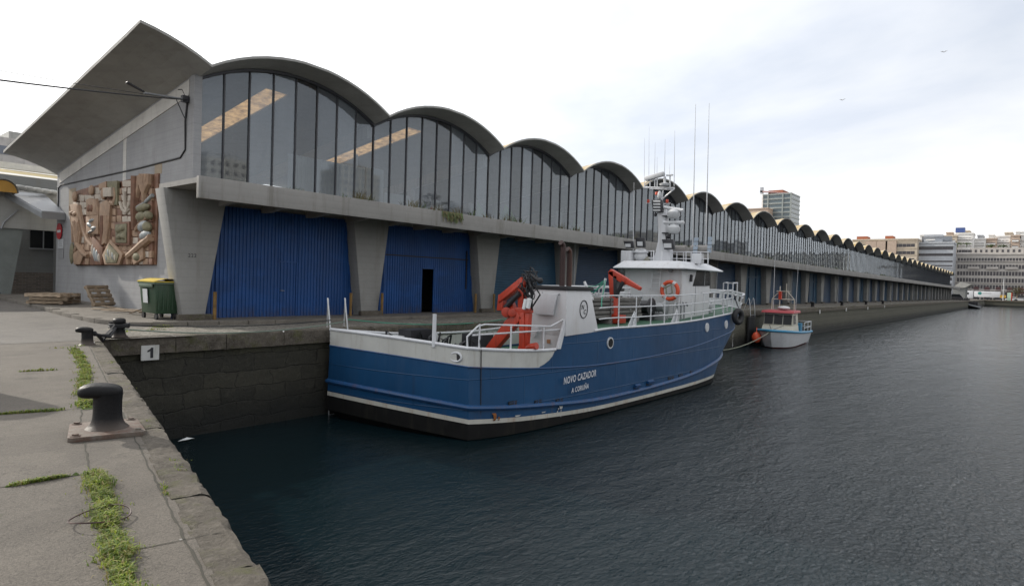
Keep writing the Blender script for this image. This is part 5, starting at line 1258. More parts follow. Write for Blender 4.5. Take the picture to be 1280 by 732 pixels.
# sloping metal awning against the end wall
A = [(8.83,33.0,3.95),(8.0,33.0,3.95),(7.35,36.0,4.95),(8.83,36.0,4.95)]
b = MB(); b.prism(A, (0,0,.1)); b.build('awning', plain('awning_grey_metal', (.4,.41,.43), .5), nb_)
b = MB(); b.box((7.98,32.92,3.72),(8.84,33.0,4.0)); b.prism([(8.0,33.0,3.75),(8.0,33.0,3.95),(7.35,36,4.95),(7.35,36,4.75)], (-.03,0,0)); b.build('awning_fascia', m_grey, nb_)
b = MB(); n=14
b.grid([[(7.1+.0+.55*math.cos(a)*1.0-.1, Y, 4.85+.55*math.sin(a)) for a in np.linspace(0, math.pi, n)] for Y in (34.6,36.2)]); b.build('barrel_canopy', m_nl, nb_, smooth=True)
b = MB(); b.prism([(7.0+.5*math.cos(a), 34.7, 4.85+.5*math.sin(a)) for a in np.linspace(0, math.pi, n)], (0,.05,0)); b.build('orange_end_panel', plain('orange_panel', (.55,.3,.06), .6), nb_)
b = MB()
for k in range(5): b.ball((7.7+k*.35,35.2+.15*k,5.15), (.28,.22,.13), 8)
b.build('roof_lumps', m_nl, nb_, smooth=True, kind='stuff')
b = MB(); b.tube([(7.2,35.9,3.3),(7.3,35.9,3.6),(7.8,35.9,4.2)], .04, 6); b.build('drain_pipe', m_grey, nb_)
# vaulted roofs farther back
rr_ = thing('rear_hall', 'lower hall with mustard yellow vaulted roofs seen behind the left shed', 'hall', (6,50,0))
m_ylw = plain('mustard_roof', (.4,.32,.16), .85, var=.2, dirt=(.2,.17,.1), damt=.5)
m_wr = plain('white_roof_band', (.6,.6,.58), .7)
b = MB(); b.box((-30,43.2,0),(24,72,5.2)); b.build('walls', m_nl, rr_)
rz = lambda y: 5.35+.18*(y-42.5)
for k in range(5):
    y0_, y1_ = 42.5+k*5.9, 42.5+k*5.9+5.0
    b = MB(); b.grid([[(X, y+.05*(X-8), rz(y)+.28*math.sin(math.pi*(y-y0_)/(y1_-y0_))) for X in (-30,-10,0,8,13,18,24)] for y in np.linspace(y0_, y1_, 9)]); vv = b.build('roof_vault', m_ylw, rr_, smooth=True)
    b = MB(); P = [(-30,y1_-1.9,rz(y1_)+.12),(24,y1_+.8,rz(y1_)+.12),(24,y1_+1.75,rz(y1_+.9)+.2),(-30,y1_-.95,rz(y1_+.9)+.2)]; b.prism(P, (0,0,-.3)); b.build('roof_gutter', m_wr, vv)
b = MB(); b.box((12.5,64,9.5),(20,64.4,10.0)); b.build('parapet', m_wr, rr_)
fb_ = thing('office_block', 'pale hazy office block at the left edge behind the yellow roofs', 'building', (16,150,0))
P0, P1 = at(-60,185,Y=150), at(60,185,Y=150); zt_ = at(15,173,Y=150)[2]
b = MB(); b.box((P0[0]-20,150,0),(P1[0]+12,170,zt_)); b.build('walls', facade_concrete('office_wall', (.5,.48,.46)), fb_)
b = MB(); p_ = at(12,170,Y=150); b.box((p_[0],150.5,zt_),(p_[0]+14,168,zt_+1.4)); b.build('penthouse', m_nl, fb_)
for fl in range(4):
    for k in range(14):
        x_ = P0[0]-8+k*3.6; z_ = zt_-3.2-fl*4.2
        b = MB(); b.box((x_,149.94,z_),(x_+2.6,149.99,z_+1.6)); b.build('window', plain('hazy_window', (.16,.18,.22), .3) if (fl, k) == (0, 0) else D.materials['hazy_window'], fb_)
# ------------------------------------------------------------------ the small boat
sb = thing('small_boat', 'small white fishing boat with a blue rim and red cabin roof by the quay wall', 'boat', (50.5,14.9,WZ))
o_ = V(54.6,15.15,WZ); fw = V(-1,-.10,0); fw /= np.linalg.norm(fw); sd = V(-fw[1], fw[0], 0)
def SB(u, v, z): return o_+fw*u+sd*v+V(0,0,z)
us = np.linspace(0, 8.4, 22)
def hw(u): return 1.45 if u < 4.6 else 1.45*math.sqrt(max(0, 1-((u-4.6)/3.8)**2.3))
def zt2(u): return .95+.35*(u/8.4)**1.6
b = MB()
for s in (-1, 1):
    rows = [[SB(u+.0, s*hw(u), zt2(u)) for u in us], [SB(u-.25*(u/8.4)**3, s*hw(u)*.93, zt2(u)*.62) for u in us], [SB(u-.8*(u/8.4)**3, s*hw(u)*.8, .07) for u in us], [SB(u-1.2*(u/8.4)**3, s*hw(u)*.76, .03) for u in us], [SB(u-1.5*(u/8.4)**3, 0, -.4) for u in us]]
    b.grid(rows[:3], 0, flip=s > 0); b.grid(rows[2:], 1, flip=s > 0)
b.add([SB(0,-1.45,.95), SB(0,1.45,.95), SB(0,1.2,-.1), SB(0,-1.2,-.1)], [(0,1,2,3)], 0)
b.build('hull', [m_white, m_red], sb, smooth=35)
m_cy = plain('cyan_blue_paint', (.05,.25,.42), .45)
b = MB(); b.tube([SB(u, hw(u)+.01, zt2(u)) for u in us]+[SB(u, -hw(u)-.01, zt2(u)) for u in us[::-1]], .09, 8); b.build('gunwale', m_cy, sb, smooth=True)
b = MB(); b.grid([[SB(u, s*hw(u), zt2(u)-.04) for s in (-1,1)] for u in us]); b.build('deck', m_cy, sb)
b = MB()
def cab(u0, u1, w, z0, z1, m, sl=0, bb=None):
    return bb.add([SB(u0,-w,z0),SB(u1,-w,z0),SB(u1,w,z0),SB(u0,w,z0),SB(u0,-w*.94,z1),SB(u1-sl,-w*.94,z1),SB(u1-sl,w*.94,z1),SB(u0,w*.94,z1)], [(0,3,2,1),(4,5,6,7),(0,1,5,4),(1,2,6,5),(2,3,7,6),(3,0,4,7)], m)
m_cream = plain('cream_paint', (.55,.52,.43), .5)
cab(3.6,6.3,1.1,1.0,1.55,0,.25,b); cab(3.6,5.9,1.02,1.55,2.5,0,.2,b); cb = b.build('cabin', m_cream, sb, smooth=True, bevel=.03)
for v0_, v1_ in ((-.95,-.35),(-.28,.3),(.37,.95)):
    b = MB(); b.add([SB(5.93,v0_,1.66),SB(5.93,v1_,1.66),SB(5.76,v1_,2.35),SB(5.76,v0_,2.35)], [(0,1,2,3)]); b.build('window', m_windark, cb)
for s in (-1,1):
    b = MB(); b.add([SB(4.6,s*1.035,1.7),SB(5.5,s*1.035,1.7),SB(5.4,s*1.0,2.35),SB(4.6,s*1.0,2.35)], [(0,1,2,3)]); b.build('window', m_windark, cb)
b = MB(); b.add([SB(3.4,-1.15,2.5),SB(6.2,-1.15,2.5),SB(6.2,1.15,2.5),SB(3.4,1.15,2.5),SB(3.4,-1.1,2.68),SB(6.1,-1.1,2.66),SB(6.1,1.1,2.66),SB(3.4,1.1,2.68)], [(0,3,2,1),(4,5,6,7),(0,1,5,4),(1,2,6,5),(2,3,7,6),(3,0,4,7)]); b.build('cabin_roof', plain('faded_red_roof', (.4,.05,.06), .5), cb, smooth=True, bevel=.03)
b = MB()
for s in (-.8,.8): b.tube([SB(4.2,s,2.7),SB(4.2,s,3.5)], .035, 6); b.tube([SB(4.2,s,3.5),SB(4.2,s*.25,4.2)], .03, 6)
b.tube([SB(4.2,-.8,3.5),SB(4.2,.8,3.5)], .035, 6); b.tube([SB(4.2,-.5,4.1),SB(4.2,.5,4.1)], .03, 6); b.tube([SB(4.2,-.25,2.7),SB(4.2,-.25,4.5)], .04, 6); b.tube([SB(4.2,.2,3.5),SB(4.2,.2,4.7)], .03, 6)
b.build('mast_frame', m_cream, sb, smooth=True)
b = MB(); b.tube([SB(3.9,.85,2.7),SB(3.8,.9,6.0)], [.025,.01], 6); b.build('antenna', m_lgrey, sb); b = MB(); b.tube([SB(3.9,-.75,2.7),SB(3.8,-.8,7.6)], [.03,.012], 6); b.build('antenna', m_lgrey, sb)
b = MB(); b.ball(SB(4.9,.2,2.85), (.45,.45,.16), 8); b.build('radome', m_lgrey, sb, smooth=True)
b = MB(); b.box(SB(4.3,-.2,3.5)-V(.1,.1,0), SB(4.3,-.2,3.5)+V(.1,.1,.6)); b.build('red_lamp', m_red, sb)
b = MB()
for z in (1.35,1.75): b.tube([SB(3.2,1.4,z),SB(.1,1.4,z),SB(.1,-1.4,z),SB(3.2,-1.4,z)], .03, 6)
for u, v in ((.1,1.4),(.1,-1.4),(1.6,1.4),(1.6,-1.4),(3.2,1.4),(3.2,-1.4),(.1,0)): b.tube([SB(u,v,.9),SB(u,v,1.75)], .03, 6)
b.build('stern_rail', m_lgrey, sb, smooth=True)
b = MB(); b.obox(SB(2.2,.3,1.25),(1.0,.9,.6)); b.obox(SB(1.0,-.4,1.2),(.8,.7,.5)); 
for _ in range(10): p = SB(rnd.uniform(.5,3), rnd.uniform(-1,1), 1.0); b.tube([p,p+V(rnd.uniform(-.4,.4),rnd.uniform(-.4,.4),.8)], .04, 5)
b.build('deck_gear', m_darkmetal, sb); b = MB(); b.obox(SB(2.9,1.0,1.3),(.5,.3,.8)); b.build('blue_crate', m_cy, sb)
b = MB()
for s in (-1,1): b.tube([SB(8.0,0,1.3),SB(6.3,.5*s,1.6)], .02, 5)
b.build('bow_stays', m_darkmetal, sb)
by_ = V(at(945.5, 421.5, X=46.8)); b = MB(); b.ball(by_, (.32,.32,.4), 10); b.tube([by_+V(0,0,.4), by_+V(.3,.1,.7)], .03, 5); tag(b.build('mooring_buoy', m_orange, None, smooth=True), 'orange red buoy hanging at the bow of the small boat', 'buoy')
b = MB(); b.tube(sag(SB(8.1,0,1.25), at(903,437.5,Y=15.6), .25), .03, 5); tag(b.build('mooring_line', m_rope, None, smooth=True), 'slack rope from the small boat bow towards the trawler', 'rope')
# floating litter
b = MB(); c = V(at(234,549.5,Z=WZ+.02)); b.add([c+V(-.22,.03,0),c+V(-.1,-.06,.02),c+V(.12,-.05,.03),c+V(.2,.04,.0),c+V(.02,.08,.05),c+V(-.1,.07,.02)], [(0,1,4,5),(1,2,3,4)]); tag(b.build('floating_litter', m_cur, None), 'white scrap of litter floating at the quay wall foot', 'litter')
# ------------------------------------------------------------------ weeds on the quay
def grass_mat(name, c):
    t = NT(name); n = t.noise(9, 4, .6); col = t.mix(t.ramp(n, [(.3,0),(.7,1)]), mul(c,.6), mul(c,1.25))
    tl = t.n.new('ShaderNodeBsdfTranslucent'); t.L(col, tl.inputs['Color']); t.fin(col, .55); m = t.n.new('ShaderNodeMixShader'); m.inputs[0].default_value = .4
    t.L(t.bsdf.outputs[0], m.inputs[1]); t.L(tl.outputs[0], m.inputs[2]); t.L(m.outputs[0], t.out.inputs['Surface']); return t.mat
gA, gB, gC = grass_mat('bright_grass', (.25,.31,.04)), grass_mat('mid_grass', (.11,.17,.025)), grass_mat('dry_grass', (.28,.24,.09))
def clump_line(b, pts, width, dens, h, keep=1.0, w=.0035):
    for a, c in zip(pts[:-1], pts[1:]):
        L = math.dist(a[:2], c[:2]); n = int(L*dens)
        for i in range(n):
            u = rnd.random(); x, y = a[0]+(c[0]-a[0])*u, a[1]+(c[1]-a[1])*u
            k = .45+.4*math.sin(x*9+y*7)+.35*math.sin(y*23)+.3*math.sin(y*61+x*13)
            if k < 1-keep-.2+rnd.random()*.3: continue
            wd = width*(.55+.5*k); px, py = x+rnd.gauss(0, wd*(.45 if rnd.random() < .93 else 1.3)), y+rnd.gauss(0, wd*.3)
            a_ = rnd.uniform(0, 6.283); hh = h*rnd.uniform(.4,1.15)*(.6+.5*k)*math.exp(-((px-x)/max(wd,.01))**2*.5); ln = rnd.uniform(.5,1.5)
            p = V(px, py, .0); q = p+V(math.cos(a_)*ln*hh*.3, math.sin(a_)*ln*hh*.3, hh*.75); e = p+V(math.cos(a_)*ln*hh*.95, math.sin(a_)*ln*hh*.95, hh*rnd.uniform(.5,.95))
            s = V(-math.sin(a_), math.cos(a_), 0)*w*rnd.uniform(.6,1.4)
            b.add([p-s, p+s, q+s*.8, q-s*.8, e], [(0,1,2,3),(3,2,4)], rnd.choice((0,0,1,1,2)))
def moss_pad(b, pts, width):
    for a, c in zip(pts[:-1], pts[1:]):
        L = math.dist(a[:2], c[:2]); n = max(2, int(L/.05))
        for i in range(n):
            u = i/n; x, y = a[0]+(c[0]-a[0])*u, a[1]+(c[1]-a[1])*u; r = width*rnd.uniform(.35,.8)
            ring = [V(x+rnd.uniform(-.3,.3)*r+r*math.cos(t)*rnd.uniform(.6,1.2), y+r*math.sin(t)*rnd.uniform(.6,1.2), .003) for t in np.linspace(0,6.28,8,endpoint=False)]
            b.add(ring+[V(x, y, .014+.014*rnd.random())], [(k,(k+1)%8,8) for k in range(8)], 1)
b = MB()
S1 = [(1.05,2.9),(1.23,3.53),(1.46,4.5),(1.62,5.1),(1.74,5.68)]
moss_pad(b, S1, .09); clump_line(b, S1, .085, 2600, .075, 1)
S2 = [(1.2,5.70),(1.45,5.68),(1.74,5.68)]; moss_pad(b, S2, .035); clump_line(b, S2, .03, 1100, .05, .8)
S3 = [(2.47,8.33),(2.62,8.9),(2.78,9.5),(3.05,10.4),(3.45,11.7)]; moss_pad(b, S3, .1); clump_line(b, S3, .09, 1300, .07, .95, .005)
S3b = [(3.45,11.7),(3.8,13.2),(4.1,14.6)]; moss_pad(b, S3b, .12); clump_line(b, S3b, .1, 700, .06, .8, .007)
S4 = [(1.2,8.68),(1.73,8.56),(2.1,8.45)]; moss_pad(b, S4, .03); clump_line(b, S4, .035, 700, .04, .7, .004)
clump_line(b, [(2.1,8.45),(2.5,8.33)], .08, 800, .05, .7, .005)
S5 = [(2.6,11.9),(3.14,11.77)]; clump_line(b, S5, .05, 250, .05, .6, .006)
clump_line(b, [(3.9,14.9),(4.6,15.3)], .2, 120, .05, .6, .006); clump_line(b, [(6.0,18.0),(7.4,18.5)], .3, 120, .06, .5, .008); clump_line(b, [(7.3,19.2),(7.9,19.0)], .12, 300, .09, .6, .008)
clump_line(b, [(1.9,4.7),(2.0,5.0)], .03, 200, .03, .6)
for y in (5.2, 6.9, 7.0, 9.0, 12.0): clump_line(b, [(edge_x(y)-.08,y),(edge_x(y+.35)-.08,y+.35)], .06, 260, .03, .6, .004)
b.build('quay_grass', [gA, gB, gC], None, smooth=False, kind='stuff', label='bright green grass and moss growing in the joints of the quay')
r_ = thing('wire_hoop', 'rusty thin wire hoop lying on the quay across the grass strip', 'hoop', (1.42,4.5,0))
b = MB(); c = V(1.43,4.52,.03); b.tube([c+V(.17*math.cos(a)*1.0, .15*math.sin(a), .01+.012*math.sin(2*a)) for a in np.linspace(0,6.2832,30,endpoint=False)], .005, 5, closed=True); b.build('hoop', m_brownpipe, r_, smooth=True)
# ------------------------------------------------------------------ the town across the basin
m_hazwin = plain('far_window_glass', (.06,.055,.06), .25, var=.2, bump=0)
def far_building(name, label, X, px0, px1, ytop, mat, cols, rows, wsz, z0=0, depth=14, ybase=None, inset=1.5, wmat=None, group='town buildings across the basin', extra=None, z_first=2.2, step=None):
    ya = at(px0, ytop, X=X); yb_ = at(px1, ytop, X=X); y1_, y0_ = ya[1], yb_[1]; zt_ = (ya[2]+yb_[2])/2
    r = thing(name, label, 'building', (X, (y0_+y1_)/2, z0), group)
    b = MB(); b.box((X,y0_,z0),(X+depth,y1_,zt_)); b.build('walls', mat, r)
    b = MB(); b.box((X-.35,y0_-.2,zt_-.5),(X+depth,y1_+.2,zt_+.25)); b.build('cornice', mat, r)
    W_, H_ = wsz; k = 0; w0_ = None; rest = MB()
    st = (zt_-z0-z_first-1.2)/rows if step is None else step
    for i in range(rows):
        for j in range(cols):
            yc = y0_+inset+(y1_-y0_-2*inset)*(j+.5)/cols; zc = zt_-1.6-st*(i+.5)+.2
            if zc-H_/2 < z0+.5: continue
            k += 1
            if k <= 100:
                if w0_ is None:
                    b = MB(); b.box((X-.04,yc-W_/2,zc-H_/2),(X-.01,yc+W_/2,zc+H_/2)); w0_ = b.build('window', wmat or m_hazwin, r); ref = (yc, zc)
                else:
                    c = w0_.copy(); C.objects.link(c); c.parent = r; c.location = (0, yc-ref[0], zc-ref[1])
            else: rest.box((X-.04,yc-W_/2,zc-H_/2),(X-.01,yc+W_/2,zc+H_/2))
    if rest.v: rest.build('window', wmat or m_hazwin, r, kind='stuff')
    return r, y0_, y1_, zt_
def bands(r, X, y0_, y1_, zs, mat, name, h=.5, d=.3):
    for z in zs: b = MB(); b.box((X-d,y0_,z),(X-.0,y1_,z+h)); b.build(name, mat, r)
mc = lambda n, c: facade_concrete(n, c, damt=.25)
m_b1, m_b2, m_b3, m_b4, m_b5 = mc('beige_render', (.56,.48,.38)), mc('grey_cladding', (.45,.47,.5)), mc('granite_facade', (.47,.44,.41)), mc('white_render', (.8,.78,.75)), mc('brown_render', (.5,.39,.31))  # wall colours paled overall, distance haze put into the albedo
m_terr = plain('terracotta', (.36,.12,.06), .8)
r, y0_, y1_, zt_ = far_building('apartment_block', 'beige apartment block with orange roof boxes above the hall roof', 372, 1066, 1147, 299, m_b1, 15, 7, (1.7,1.6), inset=1)
for a in ((.05,.22),(.5,.62)): b = MB(); b.box((374,y1_-(y1_-y0_)*a[1],zt_),(382,y1_-(y1_-y0_)*a[0],zt_+1.9)); b.build('roof_box', m_terr, r)
for f in (.3,.47,.61): b = MB(); yy = y1_-(y1_-y0_)*f; b.box((371.2,yy-2.4,6),(371.98,yy+2.4,zt_-1)); b.build('bay_column', m_b5, r)
bands(r, 372, y0_, y1_, [zt_-1.6-k*3.3 for k in range(6)], m_b1, 'string_course', .3, .2)
r, y0_, y1_, zt_ = far_building('office_block', 'grey modern block with ribbon windows between beige and granite buildings', 378, 1148, 1192.5, 303, m_b2, 6, 8, (3.0,1.5), inset=.6)
bands(r, 378, y0_, y1_, [zt_-1.9-k*3.6 for k in range(7)], m_b2, 'floor_band', .8, .4)
b = MB(); b.grid([[(380+6*math.sin(a)*0+3*(1-math.sin(a)), y0_+1+(y1_-y0_-2)*t, zt_+3.2*math.sin(a)) for t in (0,.5,1)] for a in np.linspace(0,1.5,6)]); b.box((381,y0_+5,zt_),(388,y1_-2,zt_+4.2)); b.build('rounded_attic', m_b2, r)
b = MB(); b.box((379,y0_+8,zt_+1.2),(380,y1_-3,zt_+1.8)); b.build('attic_rail', m_b4, r)
r, y0_, y1_, zt_ = far_building('granite_building', 'long grey granite building with arched ground floor at the right edge', 392, 1193.5, 1345, 317, m_b3, 36, 6, (.95,2.0), z0=0, inset=1.2, step=3.35, z_first=4)
bands(r, 392, y0_, y1_, [zt_-3.9, zt_-14.6, zt_-18.2], m_b3, 'string_course', .35, .45)
b = MB(); b.box((394.5,y0_,zt_),(404,y1_-6,zt_+3.1)); b.build('attic_storey', m_b3, r)
for j in range(30):
    yc = y1_-2-j*2.15
    if yc < y0_: break
    b = MB(); b.box((394.44,yc-.45,zt_+.9),(394.49,yc+.45,zt_+2.2)); b.build('attic_window', m_hazwin, r)
m_arch = plain('dark_red_arch', (.10,.045,.045), .5)
for j in range(15):
    yc = y1_-5-j*4.4; n = 10; P = [V(391.94,yc-1.1,3.3),V(391.94,yc+1.1,3.3)]+[V(391.94,yc+1.1*math.cos(a),5.4+1.1*math.sin(a)) for a in np.linspace(0,math.pi,n)]
    b = MB(); b.prism(P, (.04,0,0)); b.build('arched_window', m_arch, r); b = MB(); b.box((391.9,yc-1.2,.3),(391.95,yc+1.2,2.6)); b.build('shop_opening', m_hazwin, r)
for j in range(7): 
    yc = y1_-8-j*7.5; b = MB(); b.box((391.2,yc-2.4,zt_-7.6),(391.98,yc+2.4,zt_-7.3)); b.box((391.2,yc-2.4,zt_-7.3),(391.25,yc+2.4,zt_-6.4)); b.build('balcony', m_b3, r)
hillb = [(430,1193,1217,291.5,m_b4,5,5,'cream terraced building under the blue roof tank'),(440,1217,1232,298.5,m_b4,4,4,'white house with balconies above the granite attic'),(445,1231,1246,298,m_b5,4,4,'pinkish white house with dark roof edge on the hill'),(450,1245,1263.5,295,m_b4,3,3,'bright blank white building on the hill at right'),(448,1264,1275,294,m_b5,3,4,'brown striped tower block at the right edge'),(452,1276.5,1300,293,m_b4,3,4,'white building cut by the right picture edge'),(420,1150,1176,293.5,m_b4,6,5,'white roof storey rising behind the grey block'),(425,1176,1196,294.5,m_b1,5,5,'beige block peeking between grey and cream buildings'),(460,1046,1068,301,m_b4,5,5,'low pale building left of the beige block'),(415,1000,1046,303,m_b1,6,4,'beige roofline just above the hall vaults'),(470,1200,1212,288.5,m_b1,3,4,'small beige upper house beside the blue roof tank'),(475,1222,1229,294,m_b2,2,4,'narrow grey house rising above the white ones'),(478,1236,1243,293.5,m_b4,2,4,'narrow white house between the middle roofs'),(470,1256,1266,290.5,m_b1,3,4,'taller beige house behind the blank white one'),(476,1270,1282,289.5,m_b4,3,5,'highest white house near the right edge'),(480,1183,1191,290.5,m_b5,2,4,'narrow brown house left of the roof tank'),(430,880,960,262,m_b5,10,6,'distant brown block barely above the hall vaults behind the mast')]
for X, a, c, y, m_, nc, nr, lab in hillb:
    r, y0_, y1_, zt_ = far_building('hill_house', lab, X, a, c, y, m_, nc, nr, (1.3,1.5), inset=.8, step=3.4)
    bands(r, X, y0_+.5, y1_-.5, [zt_-3.6, zt_-7.0], m_b4, 'balcony', .9, .6)
b = MB(); p, q = at(1194.5,284.5,X=432), at(1206,290,X=432); b.box((432,q[1],q[2]),(436,p[1],p[2])); tank = b.build('roof_tank', plain('blue_tank', (.05,.09,.26), .5), None); tag(tank, 'dark blue box tank high on the cream roof', 'tank')
b = MB(); 
for y in (q[1]+.5, p[1]-.5): b.tube([(433,y,q[2]-3),(433,y,q[2])], .2, 6)
b.build('tank_legs', m_grey, tank)
# roof gardens
for px, py, w_, lab in ((1197,304.5,3.5,'left roof garden bush above the granite cornice'),(1208.5,304.5,4,'light green roof garden bush in the middle'),(1239,307,3,'dull bush on the granite roof'),(1254,307.5,4,'bush on the roof before the blank white building')):
    c = V(at(px, py, X=396)); b = MB(); b.tube([c-V(0,0,1.8), c], .15, 6)
    for _ in range(260): 
        d = V(rnd.gauss(0,1), rnd.gauss(0,1), rnd.gauss(0,.5)); p = c+d*V(.8,w_*.28,.6); s = rnd.uniform(.15,.3); u = V(rnd.gauss(0,1),rnd.gauss(0,1),rnd.gauss(0,1)); u /= np.linalg.norm(u); v_ = np.cross(u, V(0,0,1)); b.add([p-u*s, p-v_*s, p+u*s, p+v_*s], [(0,1,2,3)])
    tag(b.build('roof_bush', gm, None), lab, 'bush', 'bushes on the granite roof')
# glass tower with a roof beam
Xt = 440; pa, pb = at(953.5,243,X=Xt), at(989,245.5,X=Xt); r = thing('glass_tower', 'blue green glass tower with a red and white roof beam above the hall', 'tower', (Xt, pa[1], 0))
m_tow = plain('tower_glass', (.14,.18,.2), .15, var=.15, bump=0); m_tg = plain('tower_green_band', (.3,.33,.32), .5)
b = MB(); b.box((Xt,pb[1],0),(Xt+20,pa[1],pa[2])); b.build('glass_body', m_tow, r)
fh = (pa[2]-at(953.5,271,X=Xt)[2])/5
for k in range(14): b = MB(); z = pa[2]-k*fh; b.box((Xt-.5,pb[1]-.3,z-fh*.32),(Xt+20,pa[1]+.3,z)); b.build('floor_band', m_tg, r)
for f in (0,.2,.72,1): b = MB(); y = pa[1]+(pb[1]-pa[1])*f; b.box((Xt-.7,y-.45,0),(Xt-.02,y+.45,pa[2])); b.build('fin', m_tg if f else m_b4, r)
b = MB(); b.box((Xt+2,pb[1]+6,pa[2]),(Xt+15,pa[1]-3,pa[2]+2.6)); b.build('plant_room', m_terr, r)
p, q = V(at(950,239.5,X=Xt)), V(at(990.5,241.5,X=Xt)); b = MB(); b.prism([p+V(0,0,-.4), q+V(0,0,-.1), q+V(0,0,.2), p+V(0,0,.7)], (1.5,0,0)); b.build('roof_beam', plain('faded_red_white', (.5,.33,.32), .6), r)
b = MB(); b.box(V(at(950,242,X=Xt)), V(at(953.5,234,X=Xt))+V(2,0,0)); b.build('beam_cabin', m_b2, r)
# far quay: lorry, cars, lamps
tk = thing('lorry', 'white articulated lorry parked on the far quay', 'lorry', (372, 18, .02)); 
ya, yb_ = at(1217.5,368,X=372)[1], at(1250.5,368,X=372)[1]; zt_ = at(1235,364,X=372)[2]; zb_ = at(1235,371.3,X=372)[2]
b = MB(); b.box((372,yb_,zb_),(374.5,ya,zt_)); tr_ = b.build('trailer', m_white, tk, smooth=True, bevel=.05)
b = MB(); yc = ya-4.6*(ya-yb_)/15; c = V(371.97, ya-(ya-yb_)*.22, (zt_+zb_)/2+.4); b.prism([c+V(0,.75*math.cos(a),.75*math.sin(a)) for a in np.linspace(0,6.28,16,endpoint=False)], (.02,0,0)); b.build('roundel', plain('teal_logo', (.03,.22,.2), .5), tr_)
b = MB(); b.box((371.96,ya-(ya-yb_)*.66,(zt_+zb_)/2+.25),(371.99,ya-(ya-yb_)*.32,(zt_+zb_)/2+.65)); b.build('faint_lettering_band', plain('faint_lettering', (.42,.43,.44), .5), tr_)
yc0, yc1 = at(1204.5,370,X=372)[1], at(1216.5,370,X=372)[1]; b = MB(); b.prism([(372,yc0,.6),(372,yc1,.6),(372,yc1,zt_+.2),(372,yc0-1.2,zt_),(372,yc0-.2,2.4)], (2.5,0,0)); cb_ = b.build('cab', m_white, tk, smooth=True, bevel=.06)
b = MB(); b.box((371.96,yc0-2.0,2.3),(371.99,yc0-.5,3.3)); b.build('cab_window', m_windark, cb_)
for y in (yc0-1.2, ya-1.5, ya-3, yb_+2.2, yb_+3.5, yb_+4.8): b = MB(); b.cyl((371.95,y,.55),(374.55,y,.55), .52, 14); b.build('wheel', m_dark, tk, smooth=True)
b = MB(); b.box((372.1,yb_+6,.6),(372.2,ya-4,1.0)); b.build('side_guard', m_red, tk)
def car(px, X, mat, lab, py=373.2, ln=4.4, name='parked_car', van=False):
    y = at(px, py, X=X)[1]; r = thing(name, lab, 'van' if van else 'car', (X, y, .02), 'vehicles parked beyond the basin'); h1, h2 = (.95,1.45) if not van else (1.1,2.1)
    b = MB(); P = [(X,y-ln/2,.3),(X,y+ln/2,.3),(X,y+ln/2,.8),(X,y+ln*.3,h1),(X,y+ln*.16,h2),(X,y-ln*.28,h2),(X,y-ln*.46,h1),(X,y-ln/2,.75)]; b.prism(P, (1.75,0,0)); bd = b.build('body', mat, r, smooth=True, bevel=.08)
    b = MB(); b.prism([(X-.012,y+ln*.27,h1+.02),(X-.012,y+ln*.15,h2-.1),(X-.012,y-ln*.27,h2-.1),(X-.012,y-ln*.42,h1+.02)], (.01,0,0)); b.build('side_window', m_windark, bd)
    for q in (-.32,.32): b = MB(); b.cyl((X-.02,y+ln*q,.33),(X+1.77,y+ln*q,.33), .33, 14); b.build('wheel', m_dark, r, smooth=True)
car(1264, 366, m_white, 'white car parked behind the far quay right of the coloured sign'); car(1276, 366, m_lgrey, 'silver car nearest the right edge on the far quay'); car(1257.5, 367, m_darkmetal, 'dark car parked just behind the lorry')
def lamp_post(px, X, ytop, lab):
    p = at(px, 372, X=X); zt_ = at(px, ytop, X=X)[2]; r = thing('lamp_post', lab, 'lamp post', (X,p[1],0), 'lamp posts on the far quay'); b = MB(); b.tube([(X,p[1],0),(X,p[1],zt_)], [.16,.1], 8); b.build('pole', m_lgrey, r, smooth=True); b = MB(); b.box((X-.2,p[1]-1.0,zt_-.1),(X+.2,p[1]+1.0,zt_+.15)); b.build('lamp_head', m_grey, r)
lamp_post(1253.8, 360, 347, 'tall grey lamp post on the far quay right of the lorry')
b = MB(); p = at(1261.5,373,X=362); z1_ = at(1261.5,365.5,X=362)[2]; b.box((362,p[1]-.6,.1),(362.3,p[1]+.75,z1_)); ts_ = b.build('totem_sign', plain('totem_green_white', (.45,.6,.48), .5), None); tag(ts_, 'white green totem sign with a red edge on the far quay', 'sign')
b = MB(); b.box((361.97,p[1]-1.05,.1),(362.33,p[1]-.6,z1_)); b.build('red_edge', m_red, ts_)
b = MB(); p = at(1254,370,X=361); b.box((361,p[1]-1.0,1.2),(361.5,p[1]+1.2,2.4)); b.tube([(361.2,p[1],0),(361.2,p[1],1.2)],.1,6); tag(b.build('orange_sign', plain('amber_panel', (.5,.3,.05), .5), None), 'small amber panel at the foot of the far lamp post', 'sign')
for px, w_, lab in ((1271.5,3.2,'dark tree in front of the granite building near the right edge'),):
    c = V(at(px, 365, X=380)); r = thing('street_tree', lab, 'tree', (c[0],c[1],0)); b = MB(); b.tube([(c[0],c[1],0),(c[0],c[1],c[2]-.5),(c[0],c[1]+.4,c[2]+1)], [.22,.16,.06], 7); b.build('trunk', m_wood, r, smooth=True)
    b = MB()
    for _ in range(900):
        d = V(rnd.gauss(0,.8), rnd.gauss(0,.9), rnd.gauss(0,.8)); p = c+V(0,0,.6)+d*V(1.1,w_*.45,1.3); s = rnd.uniform(.12,.28); u = V(rnd.gauss(0,1),rnd.gauss(0,1),rnd.gauss(0,1)); u /= np.linalg.norm(u); v_ = np.cross(u, V(0,0,1)); b.add([p-u*s, p-v_*s, p+u*s, p+v_*s], [(0,1,2,3)])
    b.build('crown', gm2, r)
